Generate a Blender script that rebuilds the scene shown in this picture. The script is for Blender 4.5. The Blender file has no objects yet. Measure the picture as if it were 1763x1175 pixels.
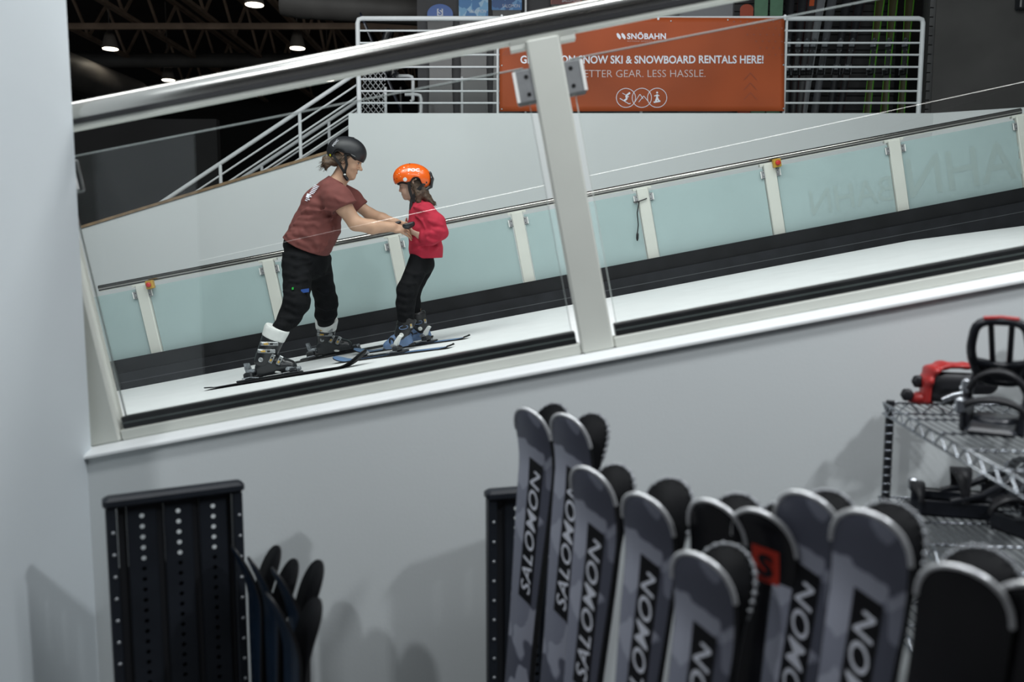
import bpy, math, random
import numpy as np
from mathutils import Vector, Matrix

random.seed(7)
scn = bpy.context.scene
COL = scn.collection

# ---------------------------------------------------------------- camera, light, exposure
FPX = 1440.0                                   # focal length in pixels of the 1763 x 1175 frame
PITCH = math.atan(157.0 / FPX)                 # camera looks slightly down
EYE = np.array([0.0, 0.0, 1.7])
_F = np.array([0, math.cos(PITCH), -math.sin(PITCH)])
_U = np.array([0, math.sin(PITCH), math.cos(PITCH)])
_R = np.array([1.0, 0, 0])

def W(px, py, Y):
    """world point at depth Y seen at that place of the photograph"""
    d = _F + _R * (px - 881.5) / FPX + _U * (587.5 - py) / FPX
    return EYE + d * (Y / d[1])

cam = bpy.data.cameras.new('camera')
cam.sensor_width = 36.0
cam.lens = FPX * 36.0 / 1763.0
cam.clip_start = 0.05
cam.clip_end = 100
cam.dof.use_dof = True
cam.dof.focus_distance = 6.15
cam.dof.aperture_fstop = 2.0
camo = bpy.data.objects.new('camera', cam)
COL.objects.link(camo)
camo.location = EYE
camo.rotation_euler = (math.pi / 2 - PITCH, 0, 0)
scn.camera = camo

scn.view_settings.view_transform = 'Standard'
scn.view_settings.look = 'None'
scn.view_settings.gamma = 1.0
scn.view_settings.use_curve_mapping = False
scn.view_settings.exposure = 0.0

wd = bpy.data.worlds.new('hall_air')
scn.world = wd
wd.use_nodes = True
wd.node_tree.nodes['Background'].inputs[0].default_value = (0.86, 0.94, 1.0, 1)
wd.node_tree.nodes['Background'].inputs[1].default_value = 0.14

def area(name, loc, size, power, color=(1, 1, 1), target=None, spread=180):
    l = bpy.data.lights.new(name, 'AREA')
    l.shape = 'RECTANGLE'
    l.size, l.size_y = size
    l.energy = power
    l.color = color
    l.spread = math.radians(spread)
    o = bpy.data.objects.new(name, l)
    COL.objects.link(o)
    o.location = loc
    if target is not None:
        o.rotation_euler = (Vector(target) - Vector(loc)).to_track_quat('-Z', 'Y').to_euler()
    return o

# rows of ceiling lamps over the slope
area('slope_lamp_row_west', (-2.3, 4.5, 5.7), (4.2, 1.8), 195, (0.975, 1.0, 0.985), target=(-2.3, 6.5, 1.0))
area('slope_lamp_row_east', (2.0, 4.5, 5.9), (4.2, 1.8), 146, (0.975, 1.0, 0.985), target=(2.0, 6.5, 1.6))
# ceiling lamps over the rental area
area('rental_lamp_row', (0.4, 1.5, 4.5), (5.5, 0.35), 101, (0.95, 0.98, 1.0), target=(0.4, 2.3, 1.0))
area('rental_lamp_west', (-2.2, -1.6, 4.6), (0.2, 0.2), 34, (0.93, 0.97, 1.0), target=(-0.2, 2.4, 1.0), spread=150)
area('rental_lamp_east', (2.9, 0.6, 4.4), (0.2, 0.2), 44, (0.93, 0.97, 1.0), target=(0.6, 2.4, 1.0), spread=150)

# ---------------------------------------------------------------- materials
MATS = {}
def mat(name, col, rough=0.5, metal=0.0, spec=0.5, noise=0.0, nscale=8.0, bump=0.0, bscale=60.0, emit=None, estr=0.0, coat=0.0, detail=4.0):
    if name in MATS:
        return MATS[name]
    m = bpy.data.materials.new(name)
    m.use_nodes = True
    nt = m.node_tree
    b = nt.nodes['Principled BSDF']
    b.inputs['Base Color'].default_value = (*col, 1)
    b.inputs['Roughness'].default_value = rough
    b.inputs['Metallic'].default_value = metal
    b.inputs['Specular IOR Level'].default_value = spec
    b.inputs['Coat Weight'].default_value = coat
    if emit:
        b.inputs['Emission Color'].default_value = (*emit, 1)
        b.inputs['Emission Strength'].default_value = estr
    tc = nt.nodes.new('ShaderNodeTexCoord')
    if noise > 0:
        n = nt.nodes.new('ShaderNodeTexNoise')
        n.inputs['Scale'].default_value = nscale
        n.inputs['Detail'].default_value = detail
        nt.links.new(tc.outputs['Object'], n.inputs['Vector'])
        r = nt.nodes.new('ShaderNodeValToRGB')
        r.color_ramp.elements[0].position = 0.3
        r.color_ramp.elements[1].position = 0.7
        r.color_ramp.elements[0].color = (*[max(0, c * (1 - noise)) for c in col], 1)
        r.color_ramp.elements[1].color = (*[min(1, c * (1 + noise)) for c in col], 1)
        nt.links.new(n.outputs['Fac'], r.inputs['Fac'])
        nt.links.new(r.outputs['Color'], b.inputs['Base Color'])
    if bump > 0:
        n2 = nt.nodes.new('ShaderNodeTexNoise')
        n2.inputs['Scale'].default_value = bscale
        nt.links.new(tc.outputs['Object'], n2.inputs['Vector'])
        bp = nt.nodes.new('ShaderNodeBump')
        bp.inputs['Strength'].default_value = bump
        bp.inputs['Distance'].default_value = 0.01
        nt.links.new(n2.outputs['Fac'], bp.inputs['Height'])
        nt.links.new(bp.outputs['Normal'], b.inputs['Normal'])
    MATS[name] = m
    return m

def clear_glass(name, tint, gloss=1.0):
    m = bpy.data.materials.new(name)
    m.use_nodes = True
    nt = m.node_tree
    for n in list(nt.nodes):
        if n.type == 'BSDF_PRINCIPLED':
            nt.nodes.remove(n)
    out = [n for n in nt.nodes if n.type == 'OUTPUT_MATERIAL'][0]
    t = nt.nodes.new('ShaderNodeBsdfTransparent')
    t.inputs[0].default_value = (*tint, 1)
    g = nt.nodes.new('ShaderNodeBsdfGlossy')
    g.inputs['Roughness'].default_value = 0.0
    fr = nt.nodes.new('ShaderNodeFresnel')
    fr.inputs[0].default_value = 1.5
    mu = nt.nodes.new('ShaderNodeMath')
    mu.operation = 'MULTIPLY'
    mu.inputs[1].default_value = gloss
    mx = nt.nodes.new('ShaderNodeMixShader')
    nt.links.new(fr.outputs[0], mu.inputs[0])
    nt.links.new(mu.outputs[0], mx.inputs[0])
    nt.links.new(t.outputs[0], mx.inputs[1])
    nt.links.new(g.outputs[0], mx.inputs[2])
    nt.links.new(mx.outputs[0], out.inputs['Surface'])
    MATS[name] = m
    return m

def frosted(name, col, fac):
    """frosted pane: mostly diffuse with a little see-through"""
    m = mat(name, col, 0.25, spec=0.5, noise=0.05, nscale=1.3)
    nt = m.node_tree
    b = nt.nodes['Principled BSDF']
    out = [n for n in nt.nodes if n.type == 'OUTPUT_MATERIAL'][0]
    t = nt.nodes.new('ShaderNodeBsdfTransparent')
    t.inputs[0].default_value = (0.80, 0.93, 0.93, 1)
    mx = nt.nodes.new('ShaderNodeMixShader')
    mx.inputs[0].default_value = fac
    nt.links.new(t.outputs[0], mx.inputs[1])
    nt.links.new(b.outputs[0], mx.inputs[2])
    nt.links.new(mx.outputs[0], out.inputs['Surface'])
    return m

def camo_mat(name, cols, scale):
    m = mat(name, cols[0], 0.42)
    nt = m.node_tree
    b = nt.nodes['Principled BSDF']
    tc = nt.nodes.new('ShaderNodeTexCoord')
    mp = nt.nodes.new('ShaderNodeMapping')
    mp.inputs['Scale'].default_value = (1.5, 0.3, 1.0)
    n = nt.nodes.new('ShaderNodeTexVoronoi')
    n.feature = 'SMOOTH_F1'
    n.inputs['Smoothness'].default_value = 0.12
    n.inputs['Scale'].default_value = scale
    nz = nt.nodes.new('ShaderNodeTexNoise')
    nz.inputs['Scale'].default_value = scale * 1.1
    nz.inputs['Detail'].default_value = 1.0
    ad = nt.nodes.new('ShaderNodeMixRGB')
    ad.blend_type = 'ADD'
    ad.inputs[0].default_value = 0.07
    r = nt.nodes.new('ShaderNodeValToRGB')
    r.color_ramp.interpolation = 'CONSTANT'
    els = r.color_ramp.elements
    els[0].color = (*cols[0], 1)
    els[1].position = 0.42
    els[1].color = (*cols[1], 1)
    e = els.new(0.62)
    e.color = (*cols[2], 1)
    nt.links.new(tc.outputs['Object'], mp.inputs['Vector'])
    nt.links.new(mp.outputs[0], nz.inputs['Vector'])
    nt.links.new(mp.outputs[0], ad.inputs[1])
    nt.links.new(nz.outputs['Color'], ad.inputs[2])
    nt.links.new(ad.outputs[0], n.inputs['Vector'])
    nt.links.new(n.outputs['Color'], r.inputs['Fac'])
    nt.links.new(r.outputs['Color'], b.inputs['Base Color'])
    return m

M_WALL = mat('white_wall_paint', (0.70, 0.735, 0.74), 0.75, noise=0.02, nscale=1.2, bump=0.04, bscale=90)
M_SIDE = mat('side_wall_paint', (0.68, 0.73, 0.76), 0.75, noise=0.02, nscale=1.5, bump=0.04, bscale=90)
M_CAP = mat('white_cap_paint', (0.90, 0.92, 0.92), 0.45, noise=0.02, nscale=3)
M_SNOW = mat('slope_carpet', (0.77, 0.795, 0.80), 0.85, noise=0.03, nscale=5, bump=0.15, bscale=220)
M_BLACKBOARD = mat('black_board', (0.009, 0.0095, 0.011), 0.55, spec=0.25, noise=0.35, nscale=4, bump=0.03)
M_BLACKTRIM = mat('black_trim', (0.013, 0.014, 0.017), 0.55, spec=0.25, noise=0.3, nscale=6)
M_WOOD = mat('brown_wood_cap', (0.27, 0.18, 0.10), 0.6, noise=0.3, nscale=10)
M_DARKWALL = mat('dark_wall_paint', (0.018, 0.0175, 0.018), 0.8, noise=0.15, nscale=1.2)
M_PARTITION = mat('charcoal_partition', (0.030, 0.0285, 0.028), 0.7, noise=0.25, nscale=2.5)
M_FARDARK = mat('far_hall_paint', (0.012, 0.011, 0.011), 0.9, noise=0.2, nscale=0.5)
M_FLOOR = mat('grey_floor', (0.06, 0.06, 0.063), 0.6, noise=0.2, nscale=2)
M_CEIL = mat('dark_ceiling', (0.030, 0.022, 0.017), 0.9, noise=0.3, nscale=1)
M_TRUSS = mat('brown_steel_truss', (0.30, 0.21, 0.15), 0.7, noise=0.25, nscale=3)
M_DUCT = mat('grey_duct', (0.10, 0.095, 0.09), 0.6, noise=0.2, nscale=2)
M_POST = mat('cream_post_paint', (0.60, 0.615, 0.565), 0.45, noise=0.03, nscale=4)
M_CHROME = mat('polished_steel', (0.60, 0.59, 0.56), 0.24, metal=1.0, noise=0.05, nscale=3)
M_FARRAIL = mat('far_rail_steel', (0.34, 0.33, 0.31), 0.2, metal=1.0, noise=0.05, nscale=3)
M_STEEL = mat('brushed_steel', (0.36, 0.37, 0.38), 0.38, metal=0.55, noise=0.08, nscale=30)
M_CLAMPRIM = mat('bright_steel_lip', (0.88, 0.88, 0.85), 0.3)
M_GASKET = mat('black_gasket', (0.014, 0.015, 0.016), 0.35, noise=0.2, nscale=9)
M_DARKGAP = mat('rail_slot_black', (0.02, 0.02, 0.022), 0.4)
M_RAIL = mat('white_rail_paint', (0.66, 0.69, 0.71), 0.4, noise=0.03, nscale=6)
M_GLASS = clear_glass('clear_pane', (0.965, 0.98, 0.975))
M_GLASSEDGE = mat('pane_edge', (0.62, 0.68, 0.66), 0.3)
M_FROST = frosted('frosted_pane', (0.42, 0.53, 0.53), 0.80)
M_BLACK = mat('black_plastic', (0.010, 0.010, 0.011), 0.35, noise=0.2, nscale=12)
M_SATIN = mat('satin_black', (0.016, 0.017, 0.020), 0.28, noise=0.15, nscale=8)
M_WHITE = mat('white_ink', (0.78, 0.80, 0.83), 0.5)
M_LETTER = mat('white_letter', (0.72, 0.74, 0.82), 0.5)

# ---------------------------------------------------------------- mesh helpers
ROOTS = {}
def link(o, parent=None):
    COL.objects.link(o)
    if parent is not None:
        o.parent = parent
    return o

def thing(name, label, cat, loc=(0, 0, 0), group=None, rot=None):
    o = bpy.data.objects.new(name, None)
    o.empty_display_size = 0.1
    link(o)
    m = Matrix.Translation(Vector(loc))
    if rot is not None:
        m = m @ rot.to_4x4()
    o.matrix_world = m
    ROOTS[o.name] = m
    o['label'] = label
    o['category'] = cat
    if group:
        o['group'] = group
    return o

def tag(o, label, cat, group=None):
    o['label'] = label
    o['category'] = cat
    if group:
        o['group'] = group
    return o

def V3(a):
    return np.array(a, dtype=float)

def basis(d):
    d = V3(d)
    d = d / np.linalg.norm(d)
    a = np.array([0, 0, 1.0]) if abs(d[2]) < 0.9 else np.array([1.0, 0, 0])
    s = np.cross(d, a)
    s /= np.linalg.norm(s)
    t = np.cross(s, d)
    return d, s, t

class MB:
    """collects shapes (world coordinates) that become ONE mesh object"""
    def __init__(self):
        self.v = []
        self.f = []
        self.mi = []
        self.smooth = []
    def add(self, vs, fs, mi=0, smooth=False):
        b = len(self.v)
        self.v += [tuple(map(float, p)) for p in vs]
        self.f += [tuple(i + b for i in q) for q in fs]
        self.mi += [mi] * len(fs)
        self.smooth += [smooth] * len(fs)
        return self
    def box(self, lo, hi, mi=0, fr=None):
        """box between two corners, in an optional frame function"""
        x0, y0, z0 = lo
        x1, y1, z1 = hi
        p = [(x0, y0, z0), (x1, y0, z0), (x1, y1, z0), (x0, y1, z0), (x0, y0, z1), (x1, y0, z1), (x1, y1, z1), (x0, y1, z1)]
        if fr:
            p = [fr(*q) for q in p]
        return self.add(p, [(0, 3, 2, 1), (4, 5, 6, 7), (0, 1, 5, 4), (1, 2, 6, 5), (2, 3, 7, 6), (3, 0, 4, 7)], mi)
    def cbox(self, lo, hi, c, mi=0, fr=None):
        """box with chamfered edges"""
        x0, y0, z0 = lo
        x1, y1, z1 = hi
        def ring(x0, x1, y0, y1, z):
            return [(x0 + c, y0, z), (x1 - c, y0, z), (x1, y0 + c, z), (x1, y1 - c, z), (x1 - c, y1, z), (x0 + c, y1, z), (x0, y1 - c, z), (x0, y0 + c, z)]
        rs = [ring(x0 + c, x1 - c, y0 + c, y1 - c, z0), ring(x0, x1, y0, y1, z0 + c), ring(x0, x1, y0, y1, z1 - c), ring(x0 + c, x1 - c, y0 + c, y1 - c, z1)]
        if fr:
            rs = [[fr(*q) for q in r] for r in rs]
        return self.loft(rs, True, True, True, mi, False)
    def loft(self, rings, closed=True, cap0=True, cap1=True, mi=0, smooth=True):
        n = len(rings[0])
        vs = [p for r in rings for p in r]
        fs = []
        for i in range(len(rings) - 1):
            for j in range(n if closed else n - 1):
                k = (j + 1) % n
                fs.append((i * n + j, i * n + k, (i + 1) * n + k, (i + 1) * n + j))
        self.add(vs, fs, mi, smooth)
        if cap0:
            self.add(rings[0], [tuple(range(n))[::-1]], mi)
        if cap1:
            self.add(rings[-1], [tuple(range(n))], mi)
        return self
    def tube(self, pts, r, n=10, mi=0, caps=True, smooth=True):
        pts = [V3(p) for p in pts]
        rs = r if isinstance(r, (list, tuple)) else [r] * len(pts)
        rings = []
        ps = None
        for i, p in enumerate(pts):
            a = pts[max(i - 1, 0)]
            b = pts[min(i + 1, len(pts) - 1)]
            d = b - a
            d = d / (np.linalg.norm(d) + 1e-12)
            if ps is None:
                _, s, t = basis(d)
            else:
                s = ps - d * np.dot(ps, d)
                s /= np.linalg.norm(s) + 1e-12
                t = np.cross(s, d)
            ps = s
            rings.append([p + rs[i] * (math.cos(2 * math.pi * k / n) * s + math.sin(2 * math.pi * k / n) * t) for k in range(n)])
        return self.loft(rings, True, caps, caps, mi, smooth)
    def bar(self, a, b, wx, wy, up=(0, 1, 0), mi=0):
        """rectangular bar from a to b"""
        a, b = V3(a), V3(b)
        d = (b - a) / np.linalg.norm(b - a)
        u = V3(up)
        u = u - d * np.dot(u, d)
        u /= np.linalg.norm(u)
        s = np.cross(d, u)
        q = [(-1, -1), (1, -1), (1, 1), (-1, 1)]
        return self.loft([[e + s * wx / 2 * i + u * wy / 2 * j for i, j in q] for e in (a, b)], True, True, True, mi, False)
    def lathe(self, base, axis, prof, n=20, mi=0, smooth=True):
        d, s, t = basis(axis)
        base = V3(base)
        rings = [[base + d * h + r * (math.cos(2 * math.pi * k / n) * s + math.sin(2 * math.pi * k / n) * t) for k in range(n)] for h, r in prof]
        return self.loft(rings, True, True, True, mi, smooth)
    def prism(self, poly, ext, mi=0):
        """polygon of 3-D points pushed along ext"""
        e = V3(ext)
        a = [V3(p) for p in poly]
        n = len(a)
        vs = a + [p + e for p in a]
        fs = [tuple(range(n))[::-1], tuple(range(n, 2 * n))]
        fs += [(i, (i + 1) % n, n + (i + 1) % n, n + i) for i in range(n)]
        return self.add(vs, fs, mi)
    def build(self, name, mats, parent=None, label=None):
        if not isinstance(mats, (list, tuple)):
            mats = [mats]
        me = bpy.data.meshes.new(name)
        inv = Matrix.Identity(4)
        if parent is not None:
            inv = ROOTS[parent.name].inverted()
        a = np.array(self.v)
        R3 = np.array(inv.to_3x3())
        a = a @ R3.T + np.array(inv.translation)
        me.from_pydata(a.tolist(), [], self.f)
        for m in mats:
            me.materials.append(m)
        me.polygons.foreach_set('material_index', self.mi)
        me.polygons.foreach_set('use_smooth', self.smooth)
        me.update()
        import bmesh
        bm = bmesh.new()
        bm.from_mesh(me)
        bmesh.ops.recalc_face_normals(bm, faces=bm.faces)
        bm.to_mesh(me)
        bm.free()
        o = bpy.data.objects.new(name, me)
        link(o, parent)
        ROOTS[o.name] = ROOTS[parent.name] if parent is not None else Matrix.Identity(4)
        if label:
            o['label'] = label
        return o

def struct(name, mb, m, parent=None):
    o = mb.build(name, m, parent)
    if parent is None:
        o['kind'] = 'structure'
    return o

_txt = {}
def text_geo(s, size=1.0, bold=0.0, shear=0.0, align='CENTER', spacing=1.0, sx=1.0):
    """flat letters: (Nx2 points, faces); the word is set in the program's own sans face"""
    key = (s, bold, shear, align, spacing)
    if key not in _txt:
        cu = bpy.data.curves.new('lettering', 'FONT')
        cu.body = s
        cu.size = 1.0
        cu.offset = bold
        cu.shear = shear
        cu.align_x = align
        cu.align_y = 'CENTER'
        cu.space_character = spacing
        cu.resolution_u = 3
        ob = bpy.data.objects.new('lettering', cu)
        COL.objects.link(ob)
        dg = bpy.context.evaluated_depsgraph_get()
        me = bpy.data.meshes.new_from_object(ob.evaluated_get(dg))
        vs = np.array([v.co[:2] for v in me.vertices]) if len(me.vertices) else np.zeros((0, 2))
        fs = [tuple(p.vertices) for p in me.polygons]
        bpy.data.objects.remove(ob)
        bpy.data.meshes.remove(me)
        bpy.data.curves.remove(cu)
        _txt[key] = (vs, fs)
    vs, fs = _txt[key]
    return vs * np.array([size * sx, size]), fs

# ---------------------------------------------------------------- smooth solids (signed distances -> surface nets)
class SDF:
    """smoothly joined round cones and ellipsoids, meshed as one closed skin"""
    def __init__(self, res=0.005):
        self.res = res
        self.p = []
    def cone(self, a, b, ra, rb, k=0.02, flat=None, sub=False):
        """round cone a-b; flat=(axis, factor) widens it along one axis"""
        self.p.append(('c', V3(a), V3(b), ra, rb, k, flat, sub))
        return self
    def chain(self, pts, rs, k=0.02, flat=None):
        for i in range(len(pts) - 1):
            self.cone(pts[i], pts[i + 1], rs[i], rs[i + 1], k, flat)
        return self
    def ell(self, c, rad, k=0.02, rot=None, sub=False):
        self.p.append(('e', V3(c), V3(rad), np.eye(3) if rot is None else np.array(rot), k, None, None, sub))
        return self
    def mesh(self, cuts=(), noise=None, shell=None):
        res = self.res
        lo = np.full(3, 1e9)
        hi = -lo
        boxes = []
        for q in self.p:
            if q[0] == 'c':
                _, a, b, ra, rb, k, flat, sub = q
                m = max(ra, rb) * (max(1.0, flat[1]) if flat else 1.0) + k + 2 * res
                l, h = np.minimum(a, b) - m, np.maximum(a, b) + m
            else:
                _, c, rad, rot, k, _, _, sub = q
                m = max(rad) + k + 2 * res
                l, h = c - m, c + m
            boxes.append((l, h))
            if not q[-1]:
                lo, hi = np.minimum(lo, l), np.maximum(hi, h)
        lo -= res
        hi += res
        n = np.ceil((hi - lo) / res).astype(int) + 1
        D = np.full(n, 1.0, dtype=np.float32)
        for q, (l, h) in zip(self.p, boxes):
            i0 = np.clip(np.floor((l - lo) / res).astype(int), 0, n - 1)
            i1 = np.clip(np.ceil((h - lo) / res).astype(int) + 1, 1, n)
            if np.any(i1 <= i0):
                continue
            ax = [lo[d] + res * np.arange(i0[d], i1[d]) for d in range(3)]
            P = np.stack(np.meshgrid(*ax, indexing='ij'), -1).astype(np.float32)
            if q[0] == 'c':
                _, a, b, ra, rb, k, flat, sub = q
                X = P - a.astype(np.float32)
                ab = (b - a).astype(np.float32)
                if flat:
                    n_ = V3(flat[0])
                    n_ = (n_ / np.linalg.norm(n_)).astype(np.float32)
                    s = 1.0 - 1.0 / flat[1]
                    X = X - (X @ n_)[..., None] * n_ * s
                    ab = ab - (ab @ n_) * n_ * s
                t = np.clip((X @ ab) / (ab @ ab + 1e-9), 0, 1)
                d = np.linalg.norm(X - t[..., None] * ab, axis=-1) - (ra + t * (rb - ra))
            else:
                _, c, rad, rot, k, _, _, sub = q
                X = ((P - c) @ rot) / rad
                ln = np.linalg.norm(X, axis=-1)
                g = np.linalg.norm(X / rad, axis=-1) + 1e-6
                d = ln * (ln - 1.0) / g
            sl = tuple(slice(i0[d_], i1[d_]) for d_ in range(3))
            A = D[sl]
            if sub:
                hh = np.maximum(k - np.abs(A + d), 0) / k
                D[sl] = np.maximum(A, -d) + hh * hh * k * 0.25
            else:
                hh = np.maximum(k - np.abs(A - d), 0) / k
                D[sl] = np.minimum(A, d) - hh * hh * k * 0.25
        G = None
        if noise or cuts or shell:
            ax = [(lo[d] + res * np.arange(n[d])).astype(np.float32) for d in range(3)]
            G = np.meshgrid(*ax, indexing='ij')
        if noise:
            D = D + noise(*G).astype(np.float32)
        if shell:
            D = np.maximum(D, shell(*G).astype(np.float32))
        for c in cuts:                       # keep the side where c(x,y,z) < 0
            D = np.maximum(D, c(*G).astype(np.float32))
        return surface_nets(D, lo, res)

def surface_nets(D, lo, res):
    D = np.pad(D, 1, constant_values=1.0)
    lo = lo - res
    S = D < 0
    nx, ny, nz = D.shape
    c = S[:-1, :-1, :-1].astype(np.int8)
    cnt = np.zeros((nx - 1, ny - 1, nz - 1), np.int8)
    offs = [(i, j, k) for i in (0, 1) for j in (0, 1) for k in (0, 1)]
    for i, j, k in offs:
        cnt += S[i:nx - 1 + i, j:ny - 1 + j, k:nz - 1 + k]
    act = (cnt > 0) & (cnt < 8)
    idx = np.argwhere(act)
    vid = np.full(act.shape, -1, np.int64)
    vid[tuple(idx.T)] = np.arange(len(idx))
    acc = np.zeros((len(idx), 3))
    num = np.zeros(len(idx))
    I, J, K = idx.T
    for a in offs:
        for d in range(3):
            if a[d] == 1:
                continue
            b = list(a)
            b[d] = 1
            va = D[I + a[0], J + a[1], K + a[2]]
            vb = D[I + b[0], J + b[1], K + b[2]]
            cr = (va < 0) != (vb < 0)
            t = np.where(cr, va / np.where(np.abs(va - vb) < 1e-9, 1, va - vb), 0)
            p = np.tile(np.array(a, float), (len(idx), 1))
            p[:, d] += t
            acc += p * cr[:, None]
            num += cr
    verts = (idx + acc / num[:, None]) * res + lo
    faces = []
    for d in range(3):
        e, g = [(1, 2), (2, 0), (0, 1)][d]
        sl0 = [slice(1, -1)] * 3
        sl1 = [slice(1, -1)] * 3
        sl0[d] = slice(0, -1)
        sl1[d] = slice(1, None)
        A, B = S[tuple(sl0)], S[tuple(sl1)]
        q = np.argwhere(A != B)
        o = np.ones(3, int)
        o[d] = 0
        q = q + o
        ok = np.all(q - np.eye(3, dtype=int)[e] - np.eye(3, dtype=int)[g] >= 0, axis=1) & np.all(q < np.array(vid.shape), axis=1)
        q = q[ok]
        E_, G_ = np.eye(3, dtype=int)[e], np.eye(3, dtype=int)[g]
        v0 = vid[tuple((q - E_ - G_).T)]
        v1 = vid[tuple((q - G_).T)]
        v2 = vid[tuple(q.T)]
        v3 = vid[tuple((q - E_).T)]
        fl = S[tuple(q.T)]
        f = np.stack([v0, v1, v2, v3], 1)
        f[~fl] = f[~fl][:, ::-1]
        f = f[np.all(f >= 0, axis=1)]
        faces.append(f)
    return verts, np.concatenate(faces)

def skin(name, geo, m, parent=None, smooth=2):
    """mesh object from surface-net geometry, lightly relaxed"""
    vs, fs = geo
    if smooth:
        n = len(vs)
        for _ in range(smooth):
            s = np.zeros((n, 3))
            c = np.zeros(n)
            for a, b in ((0, 1), (1, 2), (2, 3), (3, 0)):
                np.add.at(s, fs[:, a], vs[fs[:, b]])
                np.add.at(c, fs[:, a], 1)
                np.add.at(s, fs[:, b], vs[fs[:, a]])
                np.add.at(c, fs[:, b], 1)
            vs = vs * 0.5 + 0.5 * s / np.maximum(c, 1)[:, None]
    inv = ROOTS[parent.name].inverted() if parent is not None else Matrix.Identity(4)
    R3 = np.array(inv.to_3x3())
    vs = vs @ R3.T + np.array(inv.translation)
    me = bpy.data.meshes.new(name)
    me.vertices.add(len(vs))
    me.vertices.foreach_set('co', vs.astype(np.float32).ravel())
    me.loops.add(len(fs) * 4)
    me.loops.foreach_set('vertex_index', fs.astype(np.int32).ravel())
    me.polygons.add(len(fs))
    me.polygons.foreach_set('loop_start', np.arange(0, len(fs) * 4, 4, dtype=np.int32))
    me.polygons.foreach_set('loop_total', np.full(len(fs), 4, dtype=np.int32))
    me.update(calc_edges=True)
    me.validate()
    me.polygons.foreach_set('use_smooth', [True] * len(me.polygons))
    for q in (m if isinstance(m, (list, tuple)) else [m]):
        me.materials.append(q)
    o = bpy.data.objects.new(name, me)
    link(o, parent)
    ROOTS[o.name] = ROOTS[parent.name] if parent is not None else Matrix.Identity(4)
    return o
# ---------------------------------------------------------------- the place: depths of its planes
Y_NEAR, Y_FAR, Y_BACK = 2.65, 7.29, 9.30
ALPHA = math.radians(10.78)
E_U = np.array([math.cos(ALPHA), 0, math.sin(ALPHA)])       # up the slope
E_N = np.array([-math.sin(ALPHA), 0, math.cos(ALPHA)])      # square to the slope
BED0 = W(990, 523, Y_FAR)
BED0[1] = 0
ROT_SLOPE = Matrix(((E_U[0], 0, E_N[0]), (0, 1, 0), (E_U[2], 0, E_N[2])))

def SL(u, y, h):
    """slope coordinates: u along the slope, y depth, h above the bed"""
    p = BED0 + u * E_U + h * E_N
    p[1] = y
    return p

def UH(px, py, Y):
    p = W(px, py, Y) - BED0
    return p @ E_U, p @ E_N

def on_bed(px, py):
    """point of the slope bed seen at px, py"""
    d = _F + _R * (px - 881.5) / FPX + _U * (587.5 - py) / FPX
    o = EYE - BED0
    t = -(o @ E_N) / (d @ E_N)
    return EYE + d * t

# ---- floors
struct('floor', MB().box((-9, -4.5, -0.10), (9, 2.55, 0.0)), M_FLOOR)
# slope bed: straight run and the flatter crest at its top
uc, _ = UH(1560, 415, Y_FAR)
b = MB()
top = [SL(-6.5, 0, 0), SL(uc, 0, 0), SL(uc, 0, 0) + 3.2 * np.array([math.cos(math.radians(7.4)), 0, math.sin(math.radians(7.4))])]
poly = [(p[0], Y_NEAR + 0.16, p[2]) for p in top] + [(top[2][0], Y_NEAR + 0.16, -0.5), (top[0][0], Y_NEAR + 0.16, -0.5)]
b.prism(poly, (0, Y_FAR - 0.05 - Y_NEAR - 0.16, 0))
struct('floor_slope', b, M_SNOW)

# ---- knee wall under the near balustrade
def near_line(px):
    return W(px, 775 - (px - 158) * 0.1919, Y_NEAR - 0.05)
b = MB()
x0, x1 = -1.40, 2.6
def kz(x):
    p = W(850, 657, 2.60)
    return p[2] + (x - p[0]) * math.tan(ALPHA)
b = MB()
b.prism([(x0, 2.60, -0.05), (x1, 2.60, -0.05), (x1, 2.60, kz(x1)), (x0, 2.60, kz(x0))], (0, 0.17, 0))
struct('wall_knee', b, M_WALL)
# cap with a bevelled nose towards the rental side
capt = W(850, 640, 2.652)[2] - W(850, 657, 2.60)[2]
sec = [(2.582, 0.0), (2.582, 0.008), (2.600, 0.016), (2.650, capt), (2.78, capt), (2.78, 0.0)]
b = MB()
b.loft([[(x, y, kz(x) + h) for y, h in sec] for x in (x0 + .004, x1)], True, True, True, 0, False)
struct('trim_1', b, M_CAP)

# ---- side wall at the left, its end shows the slope behind it
xe = W(136, 400, 2.63)[0]
struct('wall_left', MB().box((xe - 0.16, 1.75, -0.05), (xe, 2.63, 5.2)), M_SIDE)

# ---- back wall under the platform: sloping top at the left, then the step
def bp(px, py, Y=Y_BACK):
    return W(px, py, Y)
pl = bp(-250, 512)
p0, p1 = bp(150, 391), bp(600, 254)
s1 = bp(600, 195)
zt = s1[2]
xr = bp(1607, 193)[0]
b = MB()
b.prism([(pl[0], Y_BACK, -0.5), (xr, Y_BACK, -0.5), (xr, Y_BACK, zt), (s1[0], Y_BACK, zt), (p1[0], Y_BACK, p1[2]), (p0[0], Y_BACK, p0[2]), (pl[0], Y_BACK, pl[2])], (0, 0.14, 0))
struct('wall_back', b, M_WALL)
b = MB()
cdir = (p1 - p0) / np.linalg.norm(p1 - p0)
cn = np.array([-cdir[2], 0, cdir[0]])
q0 = pl + cn * 0.0
b.prism([q0 + (0, -0.02, 0), p1 + (0, -0.02, 0) - cdir * 0.012, p1 + (0, -0.02, 0) + cn * 0.028 - cdir * 0.006, q0 + (0, -0.02, 0) + cn * 0.028], (0, 0.18, 0))
struct('trim_2', b, M_WOOD)
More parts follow.
